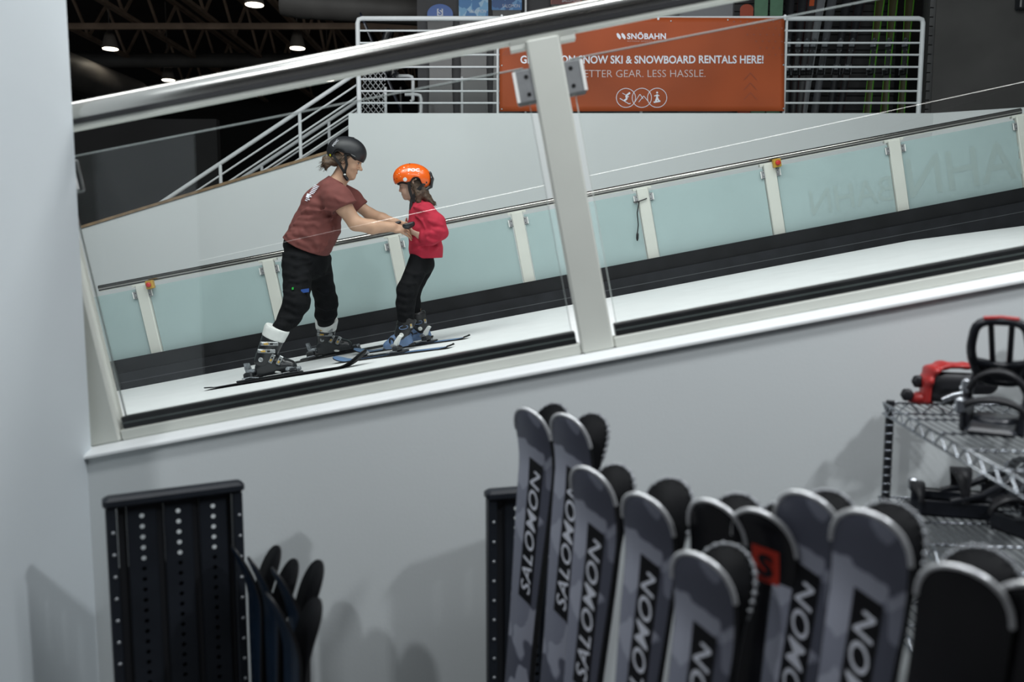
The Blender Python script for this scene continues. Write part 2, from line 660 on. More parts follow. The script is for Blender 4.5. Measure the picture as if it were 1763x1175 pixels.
# wall running from the platform corner towards the slope at the right
pr = W(1790, 181, 8.86)
b = MB()
b.prism([(xr, Y_BACK, -0.5), (xr + 3.2 * (pr[0] - xr), Y_BACK + 3.2 * (pr[1] - Y_BACK), -0.5), (xr + 3.2 * (pr[0] - xr), Y_BACK + 3.2 * (pr[1] - Y_BACK), zt), (xr, Y_BACK, zt)], (0.06, 0.13, 0))
struct('wall_right_low', b, M_WALL)
# charcoal partition standing above it
b = MB()
pq = (pr[0] + 2.2 * (pr[0] - xr), pr[1] + 2.2 * (pr[1] - Y_BACK))
b.prism([(xr - 0.02, Y_BACK + 0.02, zt), (pq[0], pq[1] + 0.02, zt), (pq[0], pq[1] + 0.02, zt + 3.2), (xr - 0.02, Y_BACK + 0.02, zt + 3.2)], (0.05, 0.11, 0))
struct('wall_right', b, M_PARTITION)
# platform slab and the flight of stairs behind the wall
struct('floor_platform', MB().box((s1[0] - 0.02, Y_BACK + 0.14, zt - 0.25), (xr + 2.5, 13.4, zt - 0.004)), M_FLOOR)
b = MB()
for i in range(9):
    xs = s1[0] - 0.02 - 0.28 * i
    zz = zt - 0.45 - 0.19 * (i + 1)
    b.box((xs - 0.28, Y_BACK + 0.14, zz - 0.6), (xs, 10.95, zz))
struct('floor_stairs', b, M_FLOOR)

# ---- platform walls
gx0, gx1 = W(719, 100, 11.6)[0], W(1262, 100, 11.6)[0]
struct('wall_platform', MB().box((gx0, 11.6, zt - 0.004), (gx1, 11.7, zt + 2.6)), mat('platform_grey_paint', (0.085, 0.085, 0.09), 0.8, noise=0.06, nscale=2))
M_SLATWALL = mat('slatwall_grey', (0.045, 0.045, 0.047), 0.7, noise=0.08, nscale=2)
b = MB()
xs0, xs1 = gx1, W(1577, 100, 10.9)[0]
z = zt
while z < zt + 2.5:
    b.box((xs0, 11.6, z), (xs1 + 0.05, 11.66, z + 0.088))
    z += 0.1
b.box((xs0, 11.66, zt - .004), (xs1 + 0.05, 11.7, zt + 2.55))
struct('wall_slat', b, M_SLATWALL)
b = MB()
xw0, xw1 = W(1597, 100, 9.62)[0], xs1 + 0.38
z = zt
while z < zt + 2.5:
    b.prism([(xw1, 11.6, z), (xw0, 9.62, z), (xw0, 9.62, z + 0.088), (xw1, 11.6, z + 0.088)], (0.04, 0.0, 0))
    z += 0.1
b.prism([(xw1 + .04, 11.6, zt), (xw0 + .04, 9.62, zt), (xw0 + .04, 9.62, zt + 2.55), (xw1 + .04, 11.6, zt + 2.55)], (0.06, 0.0, 0))
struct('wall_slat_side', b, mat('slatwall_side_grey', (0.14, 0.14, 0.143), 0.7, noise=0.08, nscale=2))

# ---- far hall
struct('wall_far', MB().box((-22, 27, -3), (14, 27.2, 9)), M_FARDARK)
struct('ceiling', MB().box((-22, 8.5, 7.9), (14, 27, 8.0)), M_CEIL)
struct('floor_hall', MB().box((-22, 9.44, -0.6), (14, 27, -0.5)), M_FLOOR)
# dark wall seen low at the left through the glass
wl0, wl1 = W(-40, 300, 13.0), W(372, 200, 13.0)
struct('wall_hall', MB().box((wl0[0] - 2, 13.0, -0.5), (wl1[0], 13.15, W(200, 205, 13.0)[2])), M_DARKWALL)
# wall behind the camera (seen mirrored in the panes)
struct('wall_rear', MB().box((-9, -4.6, -0.05), (9, -4.5, 5.2)), mat('rear_wall_paint', (0.012, 0.0125, 0.0135), 0.8, noise=0.05))

# roof joists running away into the hall
TR = []
def joist(i, x):
    t = thing('roof_joist', 'brown open web steel roof joist, %s under the dark ceiling' % ['outermost over the side wall', 'second from the side wall', 'third from the side wall', 'fourth from the side wall', 'fifth from the side wall', 'nearest the platform grey wall'][i], 'roof joist', (x, 10, 6.35), 'roof joists over the hall')
    b = MB()
    b.bar((x, 10, 6.35), (x, 26.9, 6.35), 0.12, 0.07, up=(0, 0, 1))
    b.build('bottom_chord', M_TRUSS, t)
    b = MB()
    b.bar((x, 10, 7.30), (x, 26.9, 7.30), 0.12, 0.07, up=(0, 0, 1))
    b.build('top_chord', M_TRUSS, t)
    b = MB()
    y = 10.0
    k = 0
    while y < 26:
        b.bar((x, y, 6.37 if k % 2 == 0 else 7.28), (x, y + 0.9, 7.28 if k % 2 == 0 else 6.37), 0.05, 0.05, up=(1, 0, 0))
        y += 0.9
        k += 1
    b.build('web', M_TRUSS, t)
for i, x in enumerate((-9.3, -7.7, -6.1, -4.5, -2.9, -1.3)):
    joist(i, x)
for i, (y, z, lab) in enumerate([(17.6, 6.22, 'brown cross beam under the joists, farther of two'), (14.2, 6.20, 'brown cross beam under the joists, nearer of two')]):
    o = MB().bar((-12, y, z), (2, y, z), 0.07, 0.12, up=(0, 0, 1)).build('cross_beam', M_TRUSS)
    tag(o, lab, 'beam', 'cross beams')
d0 = MB().tube([(-9.4, 10.5, 5.35), (-9.0, 20.5, 5.35)], 0.38, 20).build('air_duct', M_DUCT)
tag(d0, 'large round grey air duct running into the dark hall', 'duct')
dA = W(487, 2, 12.5)
d1 = MB().tube([dA, dA + (0.25, 0, -0.04), dA + (2.4, 0.5, -0.04)], 0.2, 20).build('air_duct', M_DUCT)
tag(d1, 'short round grey air duct with an outlet above the white railing', 'duct')
d2 = MB().tube([W(60, 104, 21), W(660, 104, 21)], 0.17, 14).build('sprinkler_pipe', M_DUCT)
tag(d2, 'grey pipe crossing the dark hall below the hanging lamps', 'pipe')

# pendant lamps
M_SHADE = mat('lamp_shade_metal', (0.16, 0.14, 0.12), 0.5, noise=0.1)
M_BULB = mat('lamp_light', (1, 0.95, 0.85), 0.5, emit=(1.0, 0.90, 0.72), estr=9.0)
LAMPS = [(190, 84, 18.2, 'bright pendant lamp nearest the side wall, upper row'), (290, 138, 21.8, 'small pendant lamp hanging low beside the side wall'),
         (438, 8, 15.0, 'large pendant lamp at the top edge, left of the round duct'), (512, 83, 18.2, 'pendant lamp between duct and white railing, middle height'),
         (564, 137, 21.8, 'small pendant lamp just above the sloping stair rail'), (700, 7, 15.0, 'large pendant lamp over the white platform railing')]
for i, (px, py, Y, lab) in enumerate(LAMPS):
    p = W(px, py, Y)
    t = thing('pendant_lamp', lab, 'lamp', p, 'pendant lamps in the hall')
    MB().lathe(p, (0, 0, 1), [(0.0, 0.165), (0.02, 0.168), (0.05, 0.16), (0.16, 0.135), (0.28, 0.10), (0.33, 0.085), (0.34, 0.03)], 24).build('lamp_shade', M_SHADE, t)
    MB().lathe(p, (0, 0, 1), [(-0.012, 0.10), (-0.010, 0.15), (-0.001, 0.152)], 24).build('diffuser', M_BULB, t)
    b = MB()
    b.tube([p + (0, 0, 0.34), (p[0], p[1], 7.9)], 0.012, 6)
    b.build('hanger', M_SHADE, t)
    MB().cbox(tuple(p + (-0.05, -0.05, 0.34)), tuple(p + (0.05, 0.05, 0.44)), 0.01).build('socket', M_SHADE, t)
    l = bpy.data.lights.new('pendant_lamp_light', 'SPOT')
    l.energy = 7
    l.spot_size = math.radians(130)
    l.color = (1, 0.88, 0.7)
    l.shadow_soft_size = 0.1
    lo_ = bpy.data.objects.new('lamp_beam', l)
    link(lo_, t)
    lo_.location = (0, 0, -0.03)
# ---------------------------------------------------------------- balustrades
def box_sl(b, u0, u1, y0, y1, h0, h1, mi=0, c=0.0):
    fr = lambda u, y, h: SL(u, y, h)
    if c > 0:
        b.cbox((u0, y0, h0), (u1, y1, h1), c, mi, fr)
    else:
        b.box((u0, y0, h0), (u1, y1, h1), mi, fr)
    return b

def post(root, u, hw, y0, y1, h0, h1, gapL, gapR, hc, sides='LR', scale=1.0):
    """post with its saddle under the rail and clamps as sub-parts"""
    b = MB()
    box_sl(b, u - hw, u + hw, y0, y1, h0, h1, c=0.006)
    p = b.build('post', M_POST, root)
    b = MB()
    box_sl(b, u - hw - 0.05 * scale, u + hw + 0.05 * scale, y0 + 0.01, y1 - 0.01, h1 - 0.004, h1 + 0.012, c=0.002)
    box_sl(b, u - hw - 0.05 * scale, u - hw - 0.002, y0 + 0.012, y1 - 0.012, h1 - 0.02 * scale, h1 - 0.004)
    box_sl(b, u + hw + 0.002, u + hw + 0.05 * scale, y0 + 0.012, y1 - 0.012, h1 - 0.02 * scale, h1 - 0.004)
    b.build('saddle', M_POST, p)
    ym = (y0 + y1) / 2
    for s in sides:
        sg = -1 if s == 'L' else 1
        a, e = sorted((u + sg * (hw - 0.004), u + sg * (hw + 0.058 * scale)))
        b = MB()
        box_sl(b, a, e, ym - 0.024, ym - 0.010, hc - 0.052 * scale, hc + 0.052 * scale, c=0.005)
        box_sl(b, a, e, ym + 0.010, ym + 0.024, hc - 0.052 * scale, hc + 0.052 * scale, c=0.005)
        # bright lip and two screw heads
        l0, l1 = sorted((u + sg * (hw + 0.049 * scale), u + sg * (hw + 0.059 * scale)))
        box_sl(b, l0, l1, ym - 0.0265, ym - 0.0235, hc - 0.047 * scale, hc + 0.047 * scale, mi=1)
        for hz in (-0.027, 0.027):
            c0 = SL(u + sg * (hw + 0.018 * scale), ym - 0.024, hc + hz * scale)
            b.lathe(c0, (0, -1, 0), [(0, 0.007 * scale), (0.0015, 0.006 * scale)], 12, mi=2)
        b.build('clamp', [M_STEEL, M_CLAMPRIM, M_BLACK], p)
    return p

def pane(root, u0, u1, y, h0, h1, m, th=0.012, name='glass_pane', edge=True):
    b = MB()
    box_sl(b, u0, u1, y - th / 2, y + th / 2, h0, h1)
    g = b.build(name, m, root)
    if edge:
        b = MB()
        box_sl(b, u0, u1, y - th / 2 - 0.0004, y + th / 2 + 0.0004, h1, h1 + 0.0022)
        box_sl(b, u0 - 0.0016, u0, y - th / 2 - 0.0004, y + th / 2 + 0.0004, h0, h1)
        box_sl(b, u1, u1 + 0.0016, y - th / 2 - 0.0004, y + th / 2 + 0.0004, h0, h1)
        b.build('pane_edge', M_GLASSEDGE, g)
    return g

def handrail(root, u0, u1, y, h, r, slot, m=None):
    """round tube with a dark slotted channel and pale strip under it"""
    b = MB()
    b.tube([SL(u0, y, h), SL(u1, y, h)], r, 28)
    hr = b.build('handrail', m or M_CHROME, root)
    b = MB()
    box_sl(b, u0, u1, y - r * 0.80, y + r * 0.80, h - r * 1.02, h - r * 0.62)
    b.build('rail_slot', M_DARKGAP, hr)
    b = MB()
    box_sl(b, u0, u1, y - r * 0.66, y + r * 0.66, h - r * 1.02 - slot, h - r * 1.02)
    b.build('rail_strip', M_POST, hr)
    return hr

# ---- near balustrade on the knee wall
YN = 2.69
hb = UH(850, 640, 2.652)[1]            # top of the cap
root = thing('glass_balustrade', 'near sloping balustrade with clear glass, cream posts and steel handrail on the knee wall', 'balustrade', SL(UH(600, 690, YN)[0], YN, hb), rot=ROT_SLOPE)
uR, hR = UH(900, 48, YN)
u_end = 2.55
uL = UH(112, 200, YN)[0]
RR = 0.036
hr_c = UH(500, 123, YN)[1]
handrail(root, uL, u_end, YN, hr_c, RR, 0.012)
hp_top = hr_c - RR * 1.02 - 0.016
um = UH(980, 330, YN)[0]
ul = UH(186, 745, YN)[0]
ulp = um - (UH(1029, 595, YN)[0] - UH(188, 755, YN)[0])
ur = um + (um - ulp)
HW = 0.052
hcl = UH(945, 143, YN)[1]
for u, s in ((ulp, 'R'), (um, 'LR'), (ur, 'L')):
    post(root, u, HW, YN - 0.032, YN + 0.032, hb, hp_top, 0, 0, hcl, s)
hg_top = UH(700, 158, YN)[1]
hch = UH(850, 619.5, YN - 0.02)[1]
hgk = UH(850, 597.5, YN - 0.02)[1]
for a, e in ((ulp + HW + 0.022, um - HW - 0.022), (um + HW + 0.022, ur - HW - 0.022)):
    pane(root, a, e, YN, hch - 0.005, hg_top, M_GLASS)
    b = MB()
    box_sl(b, a - 0.02, e + 0.02, YN - 0.026, YN + 0.026, hb, hch, c=0.004)
    b.build('base_channel', M_POST, root)
    b = MB()
    box_sl(b, a - 0.01, e + 0.01, YN - 0.020, YN + 0.020, hch, hgk, c=0.003)
    box_sl(b, a - 0.01, e + 0.01, YN - 0.0212, YN - 0.0198, (hch + hgk) / 2 - 0.002, (hch + hgk) / 2 + 0.0015, mi=1)
    b.build('gasket', [M_GASKET, mat('gasket_bead', (0.10, 0.12, 0.115), 0.3)], root)

# ---- far balustrade with frosted panes
YF = 7.34
root = thing('glass_balustrade', 'far sloping balustrade with frosted blue-green panes along the white back wall', 'balustrade', SL(UH(880, 500, YF)[0], YF, 0), rot=ROT_SLOPE)
hr_f = UH(885, 359, YF)[1]
handrail(root, UH(170, 493, YF)[0], UH(1757, 192, YF)[0], YF, hr_f, 0.024, 0.008, M_FARRAIL)
us = [UH(px, py, YF)[0] for px, py in ((258, 550), (475, 510), (690, 470), (901, 428), (1115, 385), (1332, 342), (1546, 305), (1764, 260))]
hbd = UH(900, 487, YF)[1]
hcf = UH(895, 382, YF)[1]
hpt = hr_f - 0.026 * 1.02 - 0.012
for i, u in enumerate(us):
    post(root, u, 0.050, YF - 0.03, YF + 0.03, 0.02, hpt, 0, 0, hcf, 'LR' if i < 7 else 'L', 0.62)
hgf = hpt - 0.03
ends = [us[0] - 1.07] + us
FP = []
for i in range(len(ends) - 1):
    a, e = ends[i] + 0.058, ends[i + 1] - 0.058
    FP.append(pane(root, a, e, YF, 0.05, hgf, M_FROST, 0.012, 'frosted_pane', False))
# mirrored sign reflection painted as darker letters on two of the panes
M_SIGN_REFLECTION = mat('painted_sign_reflection', (0.33, 0.415, 0.405), 0.4)
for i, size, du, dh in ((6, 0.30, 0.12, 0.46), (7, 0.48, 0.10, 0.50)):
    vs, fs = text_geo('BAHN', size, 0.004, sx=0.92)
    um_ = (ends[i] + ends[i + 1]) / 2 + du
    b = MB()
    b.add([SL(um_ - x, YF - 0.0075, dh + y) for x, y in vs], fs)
    b.build('lettering', M_SIGN_REFLECTION, FP[i])  # a sign's reflection, put into colour as letters

# black board along the foot of the far balustrade
b = MB()
ua, ub = UH(80, 690, YF)[0], UH(1560, 380, YF)[0]
box_sl(b, ua, ub + 0.02, YF - 0.085, YF - 0.036, -0.05, hbd)
ue = UH(1800, 330, YF)[0]
box_sl(b, ub + 0.02, ue, YF - 0.085, YF - 0.036, -0.25, hbd)
struct('baseboard_far', b, M_BLACKBOARD)
b = MB()
hmid = 0.145
box_sl(b, ua, ub + 0.02, YF - 0.110, YF - 0.085, -0.05, hmid)
box_sl(b, ub + 0.02, ue, YF - 0.110, YF - 0.085, -0.25, hmid)
box_sl(b, ua, ue, YF - 0.112, YF - 0.110, 0.06, 0.066, mi=1)
struct('baseboard_slope', b, [M_BLACKTRIM, mat('board_seam', (0.06, 0.065, 0.07), 0.5)])

# emergency stop buttons on two far posts
M_YEL = mat('safety_yellow', (0.46, 0.27, 0.03), 0.45, noise=0.1)
M_RED = mat('button_red', (0.50, 0.025, 0.02), 0.35)
for px, py, lab in ((263, 490, 'yellow box with red stop button beside the first far post, low end of the slope'), (1334, 282, 'yellow box with red stop button on a far post below the orange banner end')):
    u, h = UH(px, py, YF)
    t = thing('stop_button', lab, 'button', SL(u, YF - 0.05, h), 'emergency stop boxes', rot=ROT_SLOPE)
    b = MB()
    box_sl(b, u - 0.033, u + 0.033, YF - 0.075, YF - 0.028, h - 0.036, h + 0.036, c=0.005)
    b.build('housing', M_YEL, t)
    b = MB()
    c = SL(u, YF - 0.075, h)
    b.lathe(c, (0, -1, 0), [(0, 0.012), (0.008, 0.012), (0.010, 0.022), (0.020, 0.021), (0.024, 0.012)], 16)
    b.build('button_head', M_RED, t)
# cord hanging from a far post
u, h = UH(1101, 347, YF)
p = SL(u - 0.01, YF - 0.045, h)
b = MB()
b.tube([p, p + (-.015, 0, -.1), p + (-.004, 0, -.2), p + (-.01, 0, -.27)], 0.005, 8)
b.tube([SL(u - .06, YF - .04, h - .0), p, SL(u + .06, YF - .04, h + .012)], 0.005, 8)
b.lathe(p + (-.01, 0, -.34), (0, 0, 1), [(0, .004), (.02, .011), (.06, .011), (.075, .004)], 10)
o = b.build('black_cord', M_BLACK)
tag(o, 'thin black cord with a knot hanging from a far post', 'cord')

# unseen glow strip added behind the camera; panes mirror a thin double line
def mirror(px, py, Yv):
    p = W(px, py, Yv)
    return np.array([p[0], 2 * (YN - 0.006) - Yv, p[2]])
la, lm, lb_ = mirror(330, 452, 6.3), mirror(640, 383.5, 6.3), mirror(1790, 135, 6.3)
t = thing('added_glow_strip', 'long thin glow strip added unseen, mirrored as a fine white line in the near glass', 'lamp', la)
MB().tube([lm, lb_], 0.0032, 8).build('strip_tube', mat('added_strip_glow', (1, 1, 1), 0.5, emit=(1.0, 0.98, 0.95), estr=7.0), t)
MB().tube([la, lm], 0.0032, 8).build('strip_tube', mat('added_strip_glow_dim', (1, 1, 1), 0.5, emit=(1.0, 0.98, 0.95), estr=1.3), t)  # dimmer stretch added so the mirrored line fades at the left
b = MB()
for k in range(7):
    p = la + (lb_ - la) * k / 6
    b.tube([p + (0, -0.006, 0), (p[0], -4.47, p[2])], 0.005, 6)
b.build('bracket', M_BLACK, t)
# ---------------------------------------------------------------- skis (one builder for every ski in the place)
M_SIDEWALL = mat('ski_sidewall_black', (0.010, 0.010, 0.011), 0.35)
M_BASE = mat('ski_base_black', (0.005, 0.0054, 0.0065), 0.6, spec=0.10, noise=0.2, nscale=14)
M_RIM = mat('ski_steel_rim', (0.74, 0.75, 0.77), 0.28, metal=0.55, noise=0.05, nscale=60)
M_RIMD = mat('ski_worn_rim', (0.26, 0.27, 0.29), 0.4, metal=0.6, noise=0.3, nscale=50)
M_CAMO = camo_mat('grey_camo_topsheet', [(0.105, 0.112, 0.150), (0.235, 0.248, 0.310), (0.36, 0.375, 0.45)], 12)
M_LABEL = mat('label_black', (0.006, 0.006, 0.008), 0.4)

def ski_frame(tail, s, n):
    s = V3(s) / np.linalg.norm(s)
    n = V3(n) - s * np.dot(n, s)
    n /= np.linalg.norm(n)
    x = np.cross(-n, s)
    return V3(tail), s, n, x

def make_ski(label, cat_group, tail, s, n, L, wtip=0.060, wwaist=0.037, wtail=0.052, rise=0.060, tail_rise=0.012,
             mats=None, rim=None, thick=0.012, tiplen=0.17, name='ski', round_tail=0.02, cat='ski', fine=True):
    """returns root, place(s_, x_, n_) -> world point on the ski surface frame"""
    T, S, N, X = ski_frame(tail, s, n)
    rot = Matrix((tuple(X), tuple(-N), tuple(S))).transposed()
    root = thing(name, label, cat, T, cat_group, rot=rot)
    def rise_at(q):
        r = 0.0
        if q > L - tiplen:
            t = (q - (L - tiplen)) / tiplen
            r += rise * t * t * (1.35 - 0.35 * t)
        if q < 0.09:
            r += tail_rise * (1 - q / 0.09) ** 2
        return r
    def half(q):
        t = q / L
        k = L - 0.15
        if q < L * 0.45:
            a = q / (L * 0.45)
            w = wtail + (wwaist - wtail) * (1 - (1 - a) ** 2)
        else:
            a = min((q - L * 0.45) / (k - L * 0.45), 1.0)
            w = wwaist + (wtip - wwaist) * a * a * (3 - 2 * a) if a < 1 else wtip
        e = 0.092
        if q > L - e:
            u = (q - (L - e)) / e
            w *= max(1 - u ** 2.9, 0) ** 0.5
        if q < round_tail:
            u = 1 - q / round_tail
            w *= max(1 - u ** 3, 0) ** 0.5 * 0.35 + 0.65
        return max(w, 0.004)
    def th(q):
        t = q / L
        return 0.0045 + (thick - 0.0045) * math.sin(math.pi * min(max(t, 0.02), 0.98)) ** 0.8
    def place(q, x, h):
        """h measured from the top sheet"""
        d = 0.005
        sl = (rise_at(q + d) - rise_at(q - d)) / (2 * d)
        nn = N - S * sl
        nn = nn / np.linalg.norm(nn)
        return T + S * q + X * x + N * rise_at(q) + nn * (th(q) + h)
    qs = list(np.linspace(0, round_tail, 4)) + list(np.linspace(round_tail, L - tiplen, 14))[1:] + list(np.linspace(L - tiplen, L - 0.03, 12))[1:] + list(np.linspace(L - 0.03, L - 0.0004, 9))[1:]
    secs = []
    for q in qs:
        w = half(q)
        t_ = th(q)
        c = min(0.003, w * 0.3)
        secs.append([place(q, -w + c, 0), place(q, w - c, 0), place(q, w, -t_ * 0.35), place(q, w, -t_), place(q, -w, -t_), place(q, -w, -t_ * 0.35)])
    b = MB()
    nsec = 6
    vs = [p for r in secs for p in r]
    fs, mi = [], []
    colmat = [0, 1, 1, 2, 1, 1]
    for i in range(len(secs) - 1):
        for j in range(nsec):
            k = (j + 1) % nsec
            fs.append((i * nsec + j, i * nsec + k, (i + 1) * nsec + k, (i + 1) * nsec + j))
            mi.append(colmat[j])
    b.v = [tuple(map(float, p)) for p in vs]
    b.f = fs + [tuple(range(nsec))[::-1], tuple(range((len(secs) - 1) * nsec, len(secs) * nsec))]
    b.mi = mi + [1, 1]
    b.smooth = [m_ != 1 for m_ in mi] + [False, False]
    body = b.build('ski_body', mats or [M_CAMO, M_SIDEWALL, M_BASE], root)
    # the pattern is laid out from the tip, so shift the mesh origin there
    off = Vector((0, 0, L))
    body.data.transform(Matrix.Translation(-off))
    body.location = off
    if rim:
        b = MB()
        pts, hs = [], [q for q in qs if q > L - (0.085 if rim == 'plain' else 0.115)]
        lp = [place(q, -half(q), -th(q) * 0.5) for q in hs]
        rp = [place(q, half(q), -th(q) * 0.5) for q in hs]
        path = lp + rp[::-1]
        b.tube(path, 0.0046 if rim == 'plain' else 0.003, 8)
        if rim == 'notched':
            dist = 0
            for i in range(1, len(path)):
                sg = path[i] - path[i - 1]
                l = np.linalg.norm(sg)
                dist += l
                if dist > 0.014 and l > 1e-5:
                    b.lathe(path[i] - sg / l * 0.003, sg, [(0, 0.0026), (0.0015, 0.0052), (0.0045, 0.0052), (0.006, 0.0026)], 6)
                    dist = 0
        b.build('tip_rim', M_RIM if rim == 'plain' else M_RIMD, root)
    return root, place, half

def ski_label(root, place, half, q0, q1, w, word, panel=M_LABEL, ink=M_LETTER, x0=0.0, slant=0.35, size=None):
    """black name panel with oblique letters running up the ski"""
    b = MB()
    n = 6
    vs, fs = [], []
    for i in range(n + 1):
        for x in (-w / 2, w / 2):
            q = q0 + (q1 - q0) * i / n + slant * (-x)
            vs.append(place(q, x0 + x, 0.0012))
    for i in range(n):
        fs.append((2 * i, 2 * i + 1, 2 * i + 3, 2 * i + 2))
    b.add(vs, fs)
    lab = b.build('name_label', panel, root)
    t, f = text_geo(word, 1.0, 0.010, 0.33, spacing=1.08)
    h = t[:, 1].max() - t[:, 1].min()
    wd_ = t[:, 0].max() - t[:, 0].min()
    t = (t - [(t[:, 0].max() + t[:, 0].min()) / 2, (t[:, 1].max() + t[:, 1].min()) / 2])
    sx = (q1 - q0) * 0.90 / wd_
    sy = w * 0.70 / h
    b = MB()
    b.add([place((q0 + q1) / 2 + x * sx, x0 - y * sy, 0.0022) for x, y in t], f)
    b.build('lettering', ink, lab)

M_BIND = mat('binding_black', (0.022, 0.024, 0.027), 0.35, noise=0.4, nscale=40)
M_BINDG = mat('binding_grey', (0.22, 0.24, 0.26), 0.35, metal=0.3, noise=0.5, nscale=45)
M_LEVER = mat('white_lever', (0.72, 0.74, 0.72), 0.4)

def binding(root, place, qc, sole, fwd=1, lever=None, w=0.036, scale=1.0):
    """toe and heel units either side of a boot sole; qc is the middle of the sole"""
    def fr(q, x, h):
        return place(qc + fwd * q, x, h)
    k = scale
    b = MB()
    b.cbox((sole / 2 - 0.02 * k, -w, 0.001), (sole / 2 + 0.10 * k, w, 0.014 * k), 0.004, 0, fr)
    b.cbox((sole / 2 + 0.018 * k, -w * 0.85, 0.012 * k), (sole / 2 + 0.080 * k, w * 0.85, 0.040 * k), 0.008, 0, fr)
    b.cbox((sole / 2 + 0.000 * k, -w * 0.98, 0.022 * k), (sole / 2 + 0.035 * k, w * 0.98, 0.052 * k), 0.008, 1, fr)
    b.lathe(fr(sole / 2 + 0.078 * k, 0, 0.028 * k), fr(1, 0, 0) - fr(0, 0, 0), [(0, 0.016 * k), (0.022 * k, 0.014 * k), (0.024 * k, 0.008 * k)], 12, 1)
    toe = b.build('toe_piece', [M_BIND, M_BINDG], root)
    b = MB()
    b.cbox((-sole / 2 - 0.13 * k, -w, 0.001), (-sole / 2 + 0.03 * k, w, 0.014 * k), 0.004, 0, fr)
    b.cbox((-sole / 2 - 0.075 * k, -w * 0.9, 0.012 * k), (-sole / 2 - 0.004 * k, w * 0.9, 0.060 * k), 0.010, 0, fr)
    b.cbox((-sole / 2 - 0.045 * k, -w * 0.7, 0.050 * k), (-sole / 2 + 0.012 * k, w * 0.7, 0.078 * k), 0.008, 1, fr)
    heel = b.build('heel_piece', [M_BIND, M_BINDG], root)
    b = MB()
    if lever is None:
        b.loft([[fr(-sole / 2 + q * k, x * w * 0.62, h * k) for q, x, h in ring] for ring in (
            [(-0.050, -1, 0.052), (-0.050, 1, 0.052), (-0.028, 1, 0.052), (-0.028, -1, 0.052)],
            [(-0.058, -1, 0.085), (-0.058, 1, 0.085), (-0.030, 1, 0.085), (-0.030, -1, 0.085)],
            [(-0.062, -.9, 0.125), (-0.062, .9, 0.125), (-0.040, .9, 0.125), (-0.040, -.9, 0.125)])], True, True, True, 0, False)
        b.build('heel_lever', M_BINDG, heel)
    else:
        b.loft([[fr(-sole / 2 + q * k, x * w * 0.45, h * k) for q, x, h in ring] for ring in (
            [(-0.050, -1, 0.060), (-0.050, 1, 0.060), (-0.010, 1, 0.060), (-0.010, -1, 0.060)],
            [(-0.075, -1, 0.100), (-0.075, 1, 0.100), (-0.038, 1, 0.100), (-0.038, -1, 0.100)],
            [(-0.105, -.8, 0.128), (-0.105, .8, 0.128), (-0.085, .8, 0.142), (-0.085, -.8, 0.142)])], True, True, True, 0, False)
        b.build('heel_lever', lever, heel, label='white heel lever')
    b = MB()
    for qq in (0.088, 0.055, -0.030):
        for sx in (-1, 1):
            b.lathe(fr(sole / 2 + qq * k, sx * w * 0.62, 0.012 * k), fr(0, 0, 1) - fr(0, 0, 0), [(0, 0.006 * k), (0.004 * k, 0.005 * k)], 8, 1)
    for qq in (-0.02, 0.0, 0.02):
        b.cbox((sole / 2 + (0.045 + qq * 0.6) * k, -w * 0.9, 0.036 * k), (sole / 2 + (0.052 + qq * 0.6) * k, w * 0.9, 0.044 * k), 0.002, 1, fr)
    b.cbox((-sole / 2 + 0.02 * k, -w * 0.72, 0.003), (sole / 2 - 0.02 * k, w * 0.72, 0.012 * k), 0.003, 0, fr)
    b.build('fittings', [M_BIND, M_BINDG], toe)
    b = MB()
    for sx in (-1, 1):
        b.tube([fr(-sole / 2 + 0.05 * k, sx * w * 0.9, 0.010 * k), fr(-sole / 2 - 0.01 * k, sx * (w + 0.010), 0.022 * k), fr(-sole / 2 - 0.07 * k, sx * (w + 0.014), 0.020 * k)], 0.004, 6)
    b.build('brake', M_BINDG, heel)
# ---------------------------------------------------------------- platform: railing, stair rails, banner, gear on the walls
YR = 9.42
def rp(px, py, Y=YR):
    return W(px, py, Y)
zr_top = rp(1100, 32)[2]
zr = [rp(1100, y)[2] for y in (53, 74, 94.5, 115.5, 136.5, 157, 177.5)]
t = thing('platform_railing', 'white tubular railing along the platform edge behind the orange banner', 'railing', rp(1100, 193))
xa, xb = rp(617, 110)[0], rp(1585.5, 110)[0]
b = MB()
b.tube([(xa, YR, zt - .004), (xa, YR, zr_top - .05), (xa + .012, YR, zr_top - .012), (xa + .05, YR, zr_top), (xb - .05, YR, zr_top), (xb - .012, YR, zr_top - .012), (xb, YR, zr_top - .05), (xb, YR, zt - .004)], 0.026, 14)
b.build('top_rail', M_RAIL, t)
for z in zr:
    MB().tube([(xa, YR, z), (xb, YR, z)], 0.0115, 8).build('rail', M_RAIL, t)
for px in (857, 1105, 1352):
    x = rp(px, 110)[0]
    MB().tube([(x, YR, zt - .004), (x, YR, zr_top)], 0.016, 10).build('baluster', M_RAIL, t)

